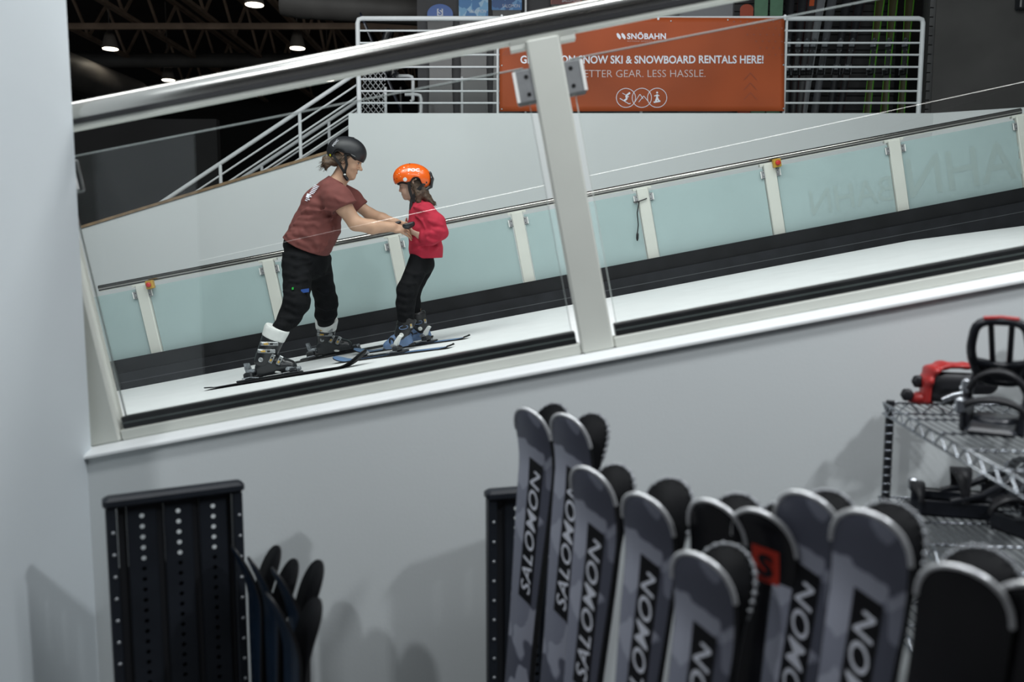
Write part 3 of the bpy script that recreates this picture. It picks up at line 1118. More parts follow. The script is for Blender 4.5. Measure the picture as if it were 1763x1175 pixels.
# stair railings climbing to the platform
def stair_rail(lab, Y, top0, top1, posts, n, r, x_end):
    a, e = W(*top0, Y), W(*top1, Y)
    d = (e - a) / np.linalg.norm(e - a)
    t = thing('stair_railing', lab, 'railing', (a[0], Y, a[2] - 0.9), 'stair railings')
    sl = d[2] / d[0]
    def pt(x, dz):
        return (x, Y, a[2] + (x - a[0]) * sl + dz)
    xs = a[0] - 1.2
    b = MB()
    b.tube([pt(xs, 0), pt(x_end, 0)], r, 12)
    b.build('top_rail', M_RAIL, t)
    dz = zr_top - zr[0]
    for i in range(1, n + 1):
        MB().tube([pt(xs, -dz * i), pt(x_end, -dz * i)], 0.0115, 8).build('rail', M_RAIL, t)
    for px in posts:
        x = W(px, 200, Y)[0]
        MB().tube([pt(x, 0), pt(x, -1.05)], 0.020, 10).build('post', M_RAIL, t)
stair_rail('white sloping stair railing nearer of the two, its posts showing above the brown capped wall', YR + 0.1, (275, 351), (612, 127), (376, 516), 6, 0.024, xa)
stair_rail('white sloping stair railing farther of the two, seen between the bars of the nearer one', 10.9, (400, 318), (612, 177), (448, 566), 5, 0.024, W(622, 100, 10.9)[0])

# ---- orange banner
M_BANNER = mat('orange_banner_vinyl', (0.345, 0.070, 0.020), 0.55, spec=0.25, noise=0.24, nscale=0.9, detail=2)
YB = YR - 0.045
def bn(px, py, dy=0.0):
    p = W(px, py, YB)
    wv = 0.006 * math.sin(px * 0.021 + py * 0.035) + 0.004 * math.sin(px * 0.05 - py * 0.05)
    p[1] += wv - dy
    return p
root = thing('banner', 'orange vinyl rental banner tied to the white platform railing', 'banner', bn(1105, 192))
b = MB()
nx, ny = 64, 16
vs, fs = [], []
for j in range(ny + 1):
    for i in range(nx + 1):
        px = 860 + 490.5 * i / nx
        ytop = 32.5 + 2.2 * math.sin((px - 860) / 490 * math.pi * 1.6) ** 2 - 4.0 * (px - 860) / 490
        vs.append(bn(px, ytop + (192 - 0.5 * (px - 860) / 490 - ytop) * j / ny))
for j in range(ny):
    for i in range(nx):
        k = j * (nx + 1) + i
        fs.append((k, k + 1, k + nx + 2, k + nx + 1))
b.add(vs, fs, 0, True)
o = b.build('sheet', M_BANNER, root)
sm = o.modifiers.new('thickness', 'SOLIDIFY')
sm.thickness = 0.003
sm.offset = 0
def fit(word, x0, x1, y0, y1, m, name, bold=0.0, spacing=1.0, ref='H'):
    """letters filling a box of the banner"""
    t, f = text_geo(word, 1.0, bold, 0.0, 'CENTER', spacing)
    h, _ = text_geo(ref, 1.0, bold)
    lo, hi = h[:, 1].min(), h[:, 1].max()
    xl, xh = t[:, 0].min(), t[:, 0].max()
    b = MB()
    b.add([bn(x0 + (x - xl) / (xh - xl) * (x1 - x0), y1 - (y - lo) / (hi - lo) * (y1 - y0), 0.006) for x, y in t], f)
    return b.build(name, m, root)
fit('GEAR UP ON-SNOW SKI & SNOWBOARD RENTALS HERE!', 896, 1314, 96, 109.6, M_LETTER, 'headline_lettering', 0.022)
fit('BETTER GEAR. LESS HASSLE.', 996, 1214, 120.8, 132.8, mat('pale_letter', (0.60, 0.50, 0.50), 0.5), 'second_line_lettering', -0.012)
fit('SNÖBAHN', 1079.5, 1146.5, 57.5, 67.5, M_LETTER, 'logo_lettering', 0.03, 1.05)
fit('ACTION SPORTS CENTER', 1079.5, 1146.5, 69.8, 72.2, mat('faint_letter', (0.50, 0.33, 0.30), 0.5), 'tagline_lettering', 0.0, 1.25)
b = MB()
for dx in (0, 8.2):
    pts = [(1061 + dx, 58.5), (1063.5 + dx, 57.0), (1067 + dx, 60.5), (1069 + dx, 64.5), (1068 + dx, 67.8), (1066.5 + dx, 68), (1062.5 + dx, 64)]
    b.add([bn(x, y, 0.006) for x, y in pts], [tuple(range(len(pts)))])
b.build('logo_mark', M_LETTER, root)
def ringpx(b, cx, cy, r, w, n=48):
    vs = []
    for i in range(n):
        a = 2 * math.pi * i / n
        for rr in (r - w, r):
            vs.append(bn(cx + rr * math.cos(a), cy + rr * math.sin(a), 0.006))
    b.add(vs, [(2 * i, 2 * i + 1, (2 * i + 3) % (2 * n), (2 * i + 2) % (2 * n)) for i in range(n)])
def strokepx(b, pts, w, dy=0.0065):
    for (x0, y0), (x1, y1) in zip(pts[:-1], pts[1:]):
        d = math.hypot(x1 - x0, y1 - y0)
        nx_, ny_ = -(y1 - y0) / d * w / 2, (x1 - x0) / d * w / 2
        b.add([bn(x0 + nx_, y0 + ny_, dy), bn(x1 + nx_, y1 + ny_, dy), bn(x1 - nx_, y1 - ny_, dy), bn(x0 - nx_, y0 - ny_, dy)], [(0, 1, 2, 3)])
for k, cx in enumerate((1077.6, 1104.8, 1131)):
    b = MB()
    ringpx(b, cx, 168.8, 17.0, 1.0)
    if k == 0:
        strokepx(b, [(1067, 169.5), (1083, 179.3), (1085.5, 178)], 1.3)
        strokepx(b, [(1071.5, 160.5), (1077, 163.5)], 1.0)
        strokepx(b, [(1082.5, 161.5), (1077.5, 165.2), (1079.5, 170), (1074.5, 173.8)], 3.0)
        strokepx(b, [(1077.5, 165.2), (1082.5, 167)], 1.8)
        ringpx(b, 1083.5, 160.6, 1.7, 1.7, 12)
    elif k == 1:
        strokepx(b, [(1092.5, 176.5), (1101.5, 162.5), (1107, 170.5)], 1.0)
        strokepx(b, [(1099.5, 176), (1108, 165.5), (1116, 175.5)], 1.0)
    else:
        strokepx(b, [(1125, 176.6), (1136.5, 174.6)], 2.6)
        strokepx(b, [(1131, 163), (1130.8, 169), (1128.5, 175)], 3.2)
        strokepx(b, [(1130.8, 168.5), (1134, 174)], 2.6)
        strokepx(b, [(1126, 166), (1131, 164), (1135, 165.5)], 1.6)
        ringpx(b, 1131, 160.0, 1.7, 1.7, 12)
    b.build('pictogram', M_LETTER, root)
M_BANDARK = mat('banner_print_dark', (0.25, 0.052, 0.020), 0.5)
b = MB()
for i in range(3):
    strokepx(b, [(1281, 137.5 + i * 17), (1292, 125.5 + i * 17), (1303, 137.5 + i * 17)], 1.2, 0.0055)
for r_ in range(6):
    for c_ in range(8 - r_):
        x, y = 1342 - c_ * 11.2 + (r_ % 2) * 4, 37.5 + r_ * 11.4
        b.add([bn(x + 1.6 * math.cos(a), y + 1.6 * math.sin(a), 0.0055) for a in np.linspace(0, 2 * math.pi, 9)[:-1]], [tuple(range(8))])
for i in range(5):
    strokepx(b, [(864 + i * 5, 96), (884 + i * 6, 74)], 0.8, 0.0055)
b.build('background_print', M_BANDARK, root)
b = MB()
for px, py in ((864, 38), (1349, 32), (1349, 112), (864, 113), (864, 188), (1349, 187), (1155, 36.5), (1253, 34.5), (1058, 38)):
    c = bn(px, py, 0.004)
    b.lathe(c, (0, -1, 0), [(0, 0.009), (0.004, 0.008), (0.004, 0.004)], 12)
b.build('grommet', M_STEEL, root)
for px in (1132, 864, 1349):
    x = rp(px, 30)[0]
    MB().cbox((x - 0.012, YR - 0.06, zr_top - 0.03), (x + 0.012, YR + 0.028, zr_top + 0.028), 0.004).build('tie', M_WHITE, root)

# ---- snowboards on the grey wall
def snowboard(lab, px, ytop, wpx, Y, body, deco, deco_h, word, ncol, extra=0, name='snowboard', group='snowboards on the platform wall'):
    c = W(px, ytop, Y)
    hw = wpx / FPX * Y / 2
    H = c[2] - (zt + 0.02)
    t = thing(name, lab, 'snowboard', (c[0], Y, c[2] - H), group)
    def outline(h0, h1, hw_):
        pts = []
        if h1 >= H - 1e-6:
            for a in np.linspace(0, math.pi, 17):
                pts.append((c[0] + hw_ * math.cos(a), c[2] - hw_ * 0.75 + hw_ * 0.75 * math.sin(a)))
        else:
            pts += [(c[0] + hw_, c[2] - H + h1), (c[0] - hw_, c[2] - H + h1)]
        if h0 <= 0:
            pts += [(c[0] - hw_ * 0.86, c[2] - H * 0.5), (c[0] - hw_, c[2] - H + 0.1), (c[0], c[2] - H), (c[0] + hw_, c[2] - H + 0.1), (c[0] + hw_ * 0.86, c[2] - H * 0.5)]
        else:
            pts += [(c[0] - hw_, c[2] - H + h0), (c[0] + hw_, c[2] - H + h0)]
        return pts
    MB().prism([(x, Y, z) for x, z in outline(0, H, hw)], (0, 0.012, 0)).build('deck', body, t)
    if deco:
        tp = MB().prism([(x, Y - 0.002, z) for x, z in outline(H - deco_h, H, hw * 0.995)], (0, 0.0018, 0)).build('top_graphic', deco, t)
        if word:
            if word == 'S':
                b = MB()
                s0 = hw * 0.42
                z0 = c[2] - hw * 0.62
                b.prism([(c[0] - s0 * .55, Y - .004, z0 - s0 * .62), (c[0] + s0 * .55, Y - .004, z0 - s0 * .62), (c[0] + s0 * .55, Y - .004, z0 + s0 * .62), (c[0] - s0 * .55, Y - .004, z0 + s0 * .62)], (0, 0.0015, 0))
                vs, fs = text_geo('S', s0 * 1.5, 0.03)
                b.add([(c[0] + x, Y - 0.006, z0 + y) for x, y in vs], fs, 1)
                b.build('emblem', [M_LETTER, deco], tp)
            else:
                vs, fs = text_geo(word, 1.0, -0.005, 0.0, 'RIGHT')
                k = hw * 1.15 / (vs[:, 0].max() - vs[:, 0].min())
                vs = vs * [k, k * 1.25]
                MB().add([(c[0] + hw * 0.88 + x, Y - 0.004, c[2] - deco_h + (0.075 if deco is M_CRYB else 0.05) + y) for x, y in vs], fs).build('lettering', M_LETTER, tp)
    return t
def crystal(name, cols, scale):
    m = camo_mat(name, cols, scale)
    for n_ in m.node_tree.nodes:
        if n_.type == 'TEX_VORONOI':
            n_.feature = 'F1'
            n_.inputs['Scale'].default_value = scale
    return m
M_BLUE = mat('board_blue', (0.035, 0.12, 0.42), 0.35)
M_CRYB = crystal('blue_crystal_print', [(0.06, 0.22, 0.50), (0.20, 0.45, 0.72), (0.38, 0.60, 0.80)], 9)
M_CRYD = crystal('dark_blue_crystal_print', [(0.02, 0.09, 0.28), (0.05, 0.20, 0.48), (0.16, 0.36, 0.65)], 9)
M_CRYR = crystal('red_crystal_print', [(0.16, 0.025, 0.022), (0.26, 0.05, 0.04), (0.36, 0.10, 0.07)], 9)
YW = 11.52
snowboard('black snowboard with plain blue nose and white square emblem', 757.5, 7, 43, YW, M_SATIN, M_BLUE, 0.155, 'S', 1)
snowboard('black snowboard with pale blue crystal nose', 815, -22, 49, YW, M_SATIN, M_CRYB, 0.385, 'SALOMON', 1)
snowboard('black snowboard with dark blue crystal nose beside the banner end', 872.5, -55, 50, YW, M_SATIN, M_CRYD, 0.535, 'SALOMON', 1)
snowboard('black snowboard with red crystal nose left of the other red one', 975.5, -60, 52, YW, M_SATIN, M_CRYR, 0.50, 'SALOMON', 1)
snowboard('black snowboard with red crystal nose right of the other red one', 1034, -60, 52, YW, M_SATIN, M_CRYR, 0.49, 'SALOMON', 1)
snowboard('all black snowboard above the banner beside the near steel handrail', 1148, -30, 46, YW, M_SATIN, None, 0, None, 1)
snowboard('orange red snowboard with rounded nose at the banner top', 1286, 7, 22, YW - 0.3, mat('board_orange', (0.40, 0.055, 0.015), 0.4), None, 0, None, 1)
M_GREENB = mat('board_green', (0.10, 0.23, 0.14), 0.45, noise=0.1)
M_GREEND = mat('board_green_base', (0.075, 0.165, 0.10), 0.45)
snowboard('green snowboard left one of a pair at the banner corner', 1313.5, -80, 24, YW - 0.3, M_GREENB, None, 0, None, 1)
snowboard('green snowboard right one of a pair at the banner corner', 1340, -80, 23, YW - 0.3, M_GREENB, None, 0, None, 1)
# light panel on the wall
o = MB().box((W(1050, 0, 11.59)[0], 11.585, zt + 0.8), (W(1262, 0, 11.59)[0], 11.599, zt + 2.4)).build('wall_panel', mat('pale_grey_panel', (0.30, 0.31, 0.33), 0.6))
tag(o, 'pale grey panel on the platform wall above the banner', 'panel')
# wall posts between the boards
for px, lab in ((905, 'slim grey wall upright next to the dark blue crystal snowboard'), (795, 'slim white wall upright behind the railing below the pale blue crystal nose')):
    x = W(px, 100, 11.5)[0]
    o = MB().cbox((x - 0.016, 11.50, zt), (x + 0.016, 11.58, zt + (1.9 if px > 850 else 0.83)), 0.004).build('wall_upright', M_RAIL if px < 850 else M_STEEL)
    tag(o, lab, 'upright')

# ---- lattice gate and tubular board rack by the stair head
YL = 9.75
t = thing('lattice_gate', 'small gate of crossed bars beside the stair head, behind the white railing post', 'gate', W(640, 192, YL))
g0, g1 = W(622, 60, YL)[0], W(662, 60, YL)[0]
gz0, gz1 = zt, zr_top - 0.1
b = MB()
b.tube([(g1, YL, gz0), (g1, YL, W(0, 150, YL)[2])], 0.018, 8)
b.build('gate_frame', M_RAIL, t)
def lattice(sg, name):
    b = MB()
    for k in range(-6, 14):
        z0 = gz0 + k * 0.075
        a, e = (g0, z0), (g1, z0 + sg * (g1 - g0) * 1.25)
        # clip to the gate height
        pts = []
        for tt in np.linspace(0, 1, 21):
            x, z = a[0] + (e[0] - a[0]) * tt, a[1] + (e[1] - a[1]) * tt
            if gz0 <= z <= W(0, 118, YL)[2]:
                pts.append((x, YL + 0.012 * sg, z))
        if len(pts) > 2:
            b.tube([pts[0], pts[-1]], 0.0075, 6)
    b.build(name, M_STEEL, t)
lattice(1, 'rising_bars')
lattice(-1, 'falling_bars')
t = thing('board_rack', 'white bent tube rack for boards on the platform left of the grey wall', 'rack', W(705, 192, 10.2))
for (x0, y0, x1, y1) in ((682, 131, 711, 172), (697, 163, 725, 194)):
    a, c_, e = W(x0, y0, 10.2), W(x1, y0, 10.2), W(x1, y1, 10.2)
    MB().tube([a, c_ + (-.05, 0, 0), c_ + (-.012, 0, -.012), c_ + (0, 0, -.05), e, e + (-.03, 0, -.02)], 0.021, 10).build('hoop', M_RAIL, t)
x = W(705, 192, 10.25)[0]
MB().cbox((x - 0.12, 10.22, zt), (x + 0.12, 10.5, zt + 0.05), 0.01).build('foot', M_RAIL, t)
MB().tube([(x - .1, 10.23, zt), (x - .1, 10.23, zt + 0.45)], 0.018, 8).build('upright', M_BLACK, t)
# dark boards leaning in that rack
for px0, px1, lab in ((650, 690, 'dark snowboard leaning in the white tube rack, behind the crossed bars'),):
    a, e = W(px0 - 22, 40, 10.05), W(px1, 190, 10.05)
    d = (a - e)
    t = thing('snowboard', lab, 'snowboard', e, 'snowboards in the tube rack')
    b = MB()
    u = d / np.linalg.norm(d)
    sd = np.array([0, 1.0, 0])
    n_ = np.cross(u, sd)
    ring = []
    for q, w_ in ((-.12, .05), (-.07, .12), (0.1, .14), (.6, .12), (1.0, .14), (1.12, .11), (1.18, .03)):
        c_ = e + u * (q * np.linalg.norm(d) / 1.18 + .12)
        ring.append([c_ + sd * w_ + n_ * .008, c_ - sd * w_ + n_ * .008, c_ - sd * w_ - n_ * .008, c_ + sd * w_ - n_ * .008])
    b.loft(ring, True, True, True, 0, False)
    b.build('deck', mat('navy_board', (0.012, 0.018, 0.035), 0.3), t)
    for q in (0.42, 0.72):
        c_ = e + u * (q * np.linalg.norm(d)) - n_ * 0.03
        m_ = SDF(0.012)
        m_.cone(c_ - sd * 0.09, c_ + sd * 0.09, 0.04, 0.04, 0.02)
        m_.cone(c_ - n_ * 0.02 - u * .05, c_ - n_ * 0.18 + u * 0.10, 0.03, 0.05, 0.03)
        m_.cone(c_ - n_ * 0.04 - u * .08 - sd * .08, c_ - n_ * 0.10 - u * .03 + sd * .08, 0.02, 0.02, 0.02)
        skin('binding', m_.mesh(), M_SATIN, t)

# ---- skis leaning along the slatwall
GRN = mat('ski_green_edge', (0.10, 0.42, 0.02), 0.4)
GRNS = mat('ski_green_stripe', (0.10, 0.38, 0.02), 0.4)
GRY = mat('ski_grey_top', (0.16, 0.17, 0.185), 0.35)
RDK = mat('ski_dark_red', (0.11, 0.012, 0.010), 0.4)
OLV = mat('ski_olive', (0.055, 0.050, 0.018), 0.4)
SKIS = [(1362, 1352, M_SATIN, M_BLACK, 'black ski nearest the banner on the slatwall', None), (1386, 1362, M_SATIN, RDK, 'black ski with thin red sides, second along the slatwall', None),
        (1404, 1372, mat('ski_graphite', (0.035, 0.035, 0.038), 0.35), RDK, 'graphite ski with an orange mark at its nose', 'orange'),
        (1420, 1378, GRY, M_RAIL, 'pale grey ski leaning on the slatwall', None), (1440, 1398, mat('ski_slate', (0.075, 0.08, 0.09), 0.35), M_BLACK, 'slate grey ski just right of the pale grey one', None),
        (1466, 1424, M_SATIN, M_BLACK, 'black ski midway between the pale grey one and the green edged ones', None), (1490, 1440, M_SATIN, RDK, 'black ski with dark red sides before the green edged ones', None),
        (1521, 1490, OLV, GRN, 'green edged ski leftmost of the three', None), (1542, 1521, OLV, GRN, 'green edged ski middle of the three', None), (1570, 1550, OLV, GRN, 'green edged ski rightmost of the three', None)]
for i, (pt_, pb_, top_, side_, lab, mk) in enumerate(SKIS):
    Yk = 11.05 - 0.012 * i
    a, e = W(pt_, -46, Yk + 0.42), W(pb_, 196, Yk)
    e[2] = zt + 0.004
    s_ = a - e
    L_ = np.linalg.norm(s_)
    nrm = np.array([-0.75 if side_ is GRN else -0.35, -0.9, 0.2])
    r_, pl_, hf_ = make_ski(lab, 'skis along the slatwall', e, s_, nrm, L_, 0.062, 0.043, 0.055, 0.05, 0.01, [top_, side_, M_BASE], None, 0.02)
    binding(r_, pl_, L_ * 0.46, 0.28, 1, None, 0.036, 1.2)
    if side_ is GRN:
        for sg in (-1, 1):
            b = MB()
            vs = []
            for k in range(25):
                q = 0.03 + (L_ - 0.14) * k / 24
                h_ = hf_(q)
                vs += [pl_(q, sg * (h_ - 0.004), .0012), pl_(q, sg * (h_ - 0.011), .0012)]
            b.add(vs, [(2 * k, 2 * k + 1, 2 * k + 3, 2 * k + 2) for k in range(24)])
            b.build('green_stripe', GRNS, r_)
    if mk:
        b = MB()
        q0 = L_ - 0.46
        b.add([pl_(q0, -.03, .002), pl_(q0, .03, .002), pl_(q0 + .14, .03, .002), pl_(q0 + .14, -.03, .002)], [(0, 1, 2, 3)])
        b.build('orange_mark', mat('mark_orange', (0.48, 0.08, 0.02), 0.4), r_)
# small fitting on the charcoal partition
p = W(1757, 8, 8.93)
o = MB().cbox((p[0] - 0.035, p[1] - 0.06, p[2] - 0.05), (p[0] + 0.06, p[1] + 0.05, p[2] + 0.12), 0.012).build('wall_box', M_SATIN)
tag(o, 'small black box fixed high on the charcoal partition', 'box')
# ---------------------------------------------------------------- the two skiers
def skin_mat(name, col):
    m = mat(name, col, 0.5, spec=0.4, noise=0.10, nscale=14)
    b = m.node_tree.nodes['Principled BSDF']
    b.inputs['Subsurface Weight'].default_value = 0.08
    b.inputs['Subsurface Radius'].default_value = (0.01, 0.004, 0.002)
    return m
M_SKIN = skin_mat('fair_skin', (0.52, 0.32, 0.215))
M_SKIN2 = skin_mat('child_skin', (0.55, 0.36, 0.275))
M_LIP = mat('lips', (0.34, 0.13, 0.11), 0.45)
M_EYEW = mat('eye_white', (0.55, 0.52, 0.50), 0.3)
M_EYED = mat('eye_dark', (0.02, 0.013, 0.01), 0.25)
M_BROW = mat('brow_hair', (0.07, 0.042, 0.026), 0.8)
M_HAIR = mat('brown_hair', (0.085, 0.052, 0.030), 0.55, noise=0.5, nscale=60, bump=0.5, bscale=140)
M_HAIR2 = mat('child_brown_hair', (0.070, 0.043, 0.026), 0.55, noise=0.5, nscale=60, bump=0.5, bscale=140)
M_SHIRT = mat('maroon_cotton', (0.155, 0.044, 0.038), 0.85, noise=0.10, nscale=18, bump=0.15, bscale=300)
M_SWEAT = mat('red_sweatshirt', (0.42, 0.014, 0.040), 0.85, noise=0.10, nscale=18, bump=0.15, bscale=300)
M_PANTS = mat('black_trousers', (0.006, 0.0065, 0.0075), 0.85, spec=0.12, noise=0.25, nscale=20, bump=0.2, bscale=200)
M_HELMB = mat('matte_black_helmet', (0.010, 0.011, 0.014), 0.48, noise=0.1, nscale=5)
M_HELMO = mat('orange_helmet', (0.86, 0.13, 0.010), 0.28, coat=0.3)
M_LINER = mat('helmet_liner', (0.012, 0.012, 0.013), 0.8)
M_STRAP = mat('black_webbing', (0.008, 0.008, 0.009), 0.7)
M_BOOT = mat('boot_shell_black', (0.018, 0.020, 0.023), 0.30, noise=0.2, nscale=10)
M_BOOTW = mat('boot_cuff_white', (0.70, 0.72, 0.70), 0.6, noise=0.08, nscale=20)
M_BOOTB = mat('boot_shell_blue', (0.105, 0.170, 0.300), 0.38, noise=0.15, nscale=14)
M_BUCKLE = mat('boot_buckle_metal', (0.40, 0.42, 0.43), 0.3, metal=0.7, noise=0.3, nscale=80)
M_GOLD = mat('buckle_gold', (0.52, 0.33, 0.07), 0.4)
M_SKIB = mat('ski_blue_top', (0.115, 0.205, 0.370), 0.35, noise=0.2, nscale=7)
M_SKIN_SKI = mat('ski_ink_top', (0.012, 0.013, 0.015), 0.3, noise=0.2, nscale=9)

def lump(seed, scale, amp, stretch=(1, 1, 1)):
    """soft random folds"""
    rg = np.random.RandomState(seed)
    ks = rg.normal(size=(7, 3)) * scale * np.array(stretch)
    ph = rg.uniform(0, 6.28, 7)
    def f(x, y, z):
        s = 0
        for k, p in zip(ks, ph):
            s = s + np.sin(k[0] * x + k[1] * y + k[2] * z + p + 1.2 * np.sin(0.6 * (k[1] * x - k[0] * z) + p))
        return s * amp / 3.0
    return f

def half_space(p, n):
    p, n = V3(p), V3(n) / np.linalg.norm(n)
    return lambda x, y, z: (x - p[0]) * n[0] + (y - p[1]) * n[1] + (z - p[2]) * n[2]

def px_cut(a, b, Y, keep):
    """plane seen edge-on along the line a-b; keep the side where the pixel 'keep' lies"""
    A, B, K = W(*a, Y), W(*b, Y), W(*keep, Y)
    d = B - A
    n = np.cross(d, np.array([0, 1.0, 0]))
    n /= np.linalg.norm(n)
    if np.dot(K - A, n) > 0:
        n = -n
    return half_space(A, n)

def cloth_folds(S, folds, cuts, sink=0.35, k=0.022):
    """soft ridges laid along the visible side of the cloth: each from one point to another of the photograph"""
    vs = S.mesh(cuts=cuts)[0]
    for a, m_, e, r in folds:
        pts = []
        for px, py in (a, m_, e):
            d = W(px, py, 6.0) - EYE
            d /= np.linalg.norm(d)
            rel = vs - EYE
            al = rel @ d
            off = np.linalg.norm(rel - al[:, None] * d, axis=1)
            ok = off < 0.012
            if ok.any():
                pts.append(EYE + d * (np.where(ok, al, 99).min() + R_(r, 6.0) * sink))
        for i in range(len(pts) - 1):
            S.cone(pts[i], pts[i + 1], R_(r, 6.0) * (0.55 if i == 0 else 1.0), R_(r, 6.0) * (1.0 if i == 0 else 0.45), k)

def R_(px, Y):
    return px * Y / FPX

class Head:
    """head frame: x forward, y to the person's left, z up"""
    def __init__(self, o, facing, pitch, yaw=0.0, scale=1.0):
        f = np.array([facing * math.cos(pitch), 0, -math.sin(pitch)])
        cy, sy = math.cos(yaw), math.sin(yaw)
        f = np.array([f[0] * cy, f[0] * sy, f[2]])
        up = np.array([0, 0, 1.0])
        l = np.cross(up, f)
        l /= np.linalg.norm(l)
        u = np.cross(f, l)
        self.o, self.f, self.l, self.u, self.s = V3(o), f, l, u, scale
        self.M = np.stack([f, l, u], 1)
    def __call__(self, x, y, z):
        return self.o + self.s * (x * self.f + y * self.l + z * self.u)
    def loc(self, X, Y, Z):
        dx, dy, dz = X - self.o[0], Y - self.o[1], Z - self.o[2]
        return [(dx * a[0] + dy * a[1] + dz * a[2]) / self.s for a in (self.f, self.l, self.u)]

def add_head(S, H, child=False):
    s = H.s
    E = lambda c, r, k=0.02, sub=False: S.ell(H(*c), V3(r) * s, k * s, H.M, sub)
    Cn = lambda a, b, ra, rb, k=0.015, sub=False: S.cone(H(*a), H(*b), ra * s, rb * s, k * s, None, sub)
    E((-0.012, 0, 0.038), (0.098, 0.076, 0.086))                       # skull
    E((0.030, 0, -0.005), (0.062, 0.062, 0.085), 0.03)                  # face
    if child:
        E((0.040, 0, -0.050), (0.046, 0.050, 0.048), 0.03)
        E((0.070, 0, -0.088), (0.016, 0.020, 0.016), 0.022)
        for y in (-1, 1):
            E((0.060, y * 0.032, -0.040), (0.026, 0.022, 0.026), 0.02)  # cheek
    else:
        Cn((0.000, -0.044, -0.062), (0.066, -0.012, -0.094), 0.020, 0.016, 0.03)
        Cn((0.000, 0.044, -0.062), (0.066, 0.012, -0.094), 0.020, 0.016, 0.03)
        E((0.040, 0, -0.060), (0.044, 0.044, 0.044), 0.03)
        E((0.074, 0, -0.100), (0.014, 0.018, 0.014), 0.02)              # chin
        for y in (-1, 1):
            E((0.058, y * 0.036, -0.030), (0.026, 0.020, 0.022), 0.02)
    E((0.078, 0, 0.030), (0.018, 0.050, 0.014), 0.02)                   # brow
    for y in (-1, 1):
        E((0.094, y * 0.031, 0.006), (0.016, 0.017, 0.012), 0.012, True)   # eye hollow
        E((0.074, y * 0.031, 0.006), (0.016, 0.016, 0.013), 0.006)          # lid
    nl = 0.104 if child else 0.117
    Cn((0.084, 0, 0.012), (nl - 0.005, 0, -0.024), 0.008, 0.0095, 0.012)   # nose
    E((nl - 0.004, 0, -0.027), (0.010, 0.010, 0.009), 0.008)
    for y in (-1, 1):
        E((nl - 0.016, y * 0.011, -0.030), (0.010, 0.007, 0.007), 0.006)
    E((0.0825, 0, -0.058), (0.012, 0.022, 0.008), 0.010)                 # upper lip
    E((0.0785, 0, -0.074), (0.011, 0.019, 0.008), 0.010)                 # lower lip
    Cn((0.0965, -0.018, -0.0665), (0.0965, 0.018, -0.0665), 0.0035, 0.0035, 0.003, True)
    for y in (-1, 1):                                                   # ears
        E((-0.010, y * 0.078, -0.004), (0.017, 0.008, 0.030), 0.008)
        E((-0.004, y * 0.086, 0.000), (0.008, 0.006, 0.015), 0.005, True)

def face_parts(H, root, child=False):
    s = H.s
    for y, nm in ((-1, 'eye'), (1, 'eye')):
        b = MB()
        c = H(0.0785, y * 0.031, 0.006)
        def ball(rx, ry, rz, off, mi):
            rings = []
            for i in range(1, 8):
                a = math.pi * i / 8
                rings.append([c + s * (H.f * (off + rx * math.sin(a) * math.cos(t)) + H.l * ry * math.sin(a) * math.sin(t) + H.u * rz * math.cos(a)) for t in np.linspace(0, 2 * math.pi, 13)[:-1]])
            b.loft(rings, True, True, True, mi)
        ball(0.0125, 0.013, 0.0075, 0, 0)
        ball(0.0080, 0.0065, 0.0068, 0.0062, 1)
        b.build(nm, [M_EYEW, M_EYED], root)
        b = MB()
        b.tube([H(0.089, y * 0.016, 0.024), H(0.090, y * 0.032, 0.029), H(0.078, y * 0.048, 0.024)], [0.0030 * s, 0.0036 * s, 0.002 * s], 8)
        b.tube([H(0.0905, y * 0.020, 0.013), H(0.0925, y * 0.031, 0.0155), H(0.084, y * 0.044, 0.009)], [0.0016 * s, 0.002 * s, 0.0015 * s], 6)
        b.build('brow', M_BROW, root)
    b = MB()
    k = 0.6 if child else 1.0
    up = 0.006 if child else 0.0
    b.tube([H(0.080, -0.024, -0.064 + up), H(0.0930, -0.009, -0.0605), H(0.0940, 0, -0.0615), H(0.0930, 0.009, -0.0605), H(0.080, 0.024, -0.064 + up)], [0.001 * s, .0034 * s * k, .0038 * s * k, .0034 * s * k, 0.001 * s], 8)
    b.tube([H(0.079, -0.021, -0.068 + up), H(0.0880, -0.008, -0.0735), H(0.0890, 0, -0.074), H(0.0880, 0.008, -0.0735), H(0.079, 0.021, -0.068 + up)], [0.001 * s, .0034 * s * k, .0042 * s * k, .0034 * s * k, 0.001 * s], 8)
    b.build('lips', M_LIP, root)

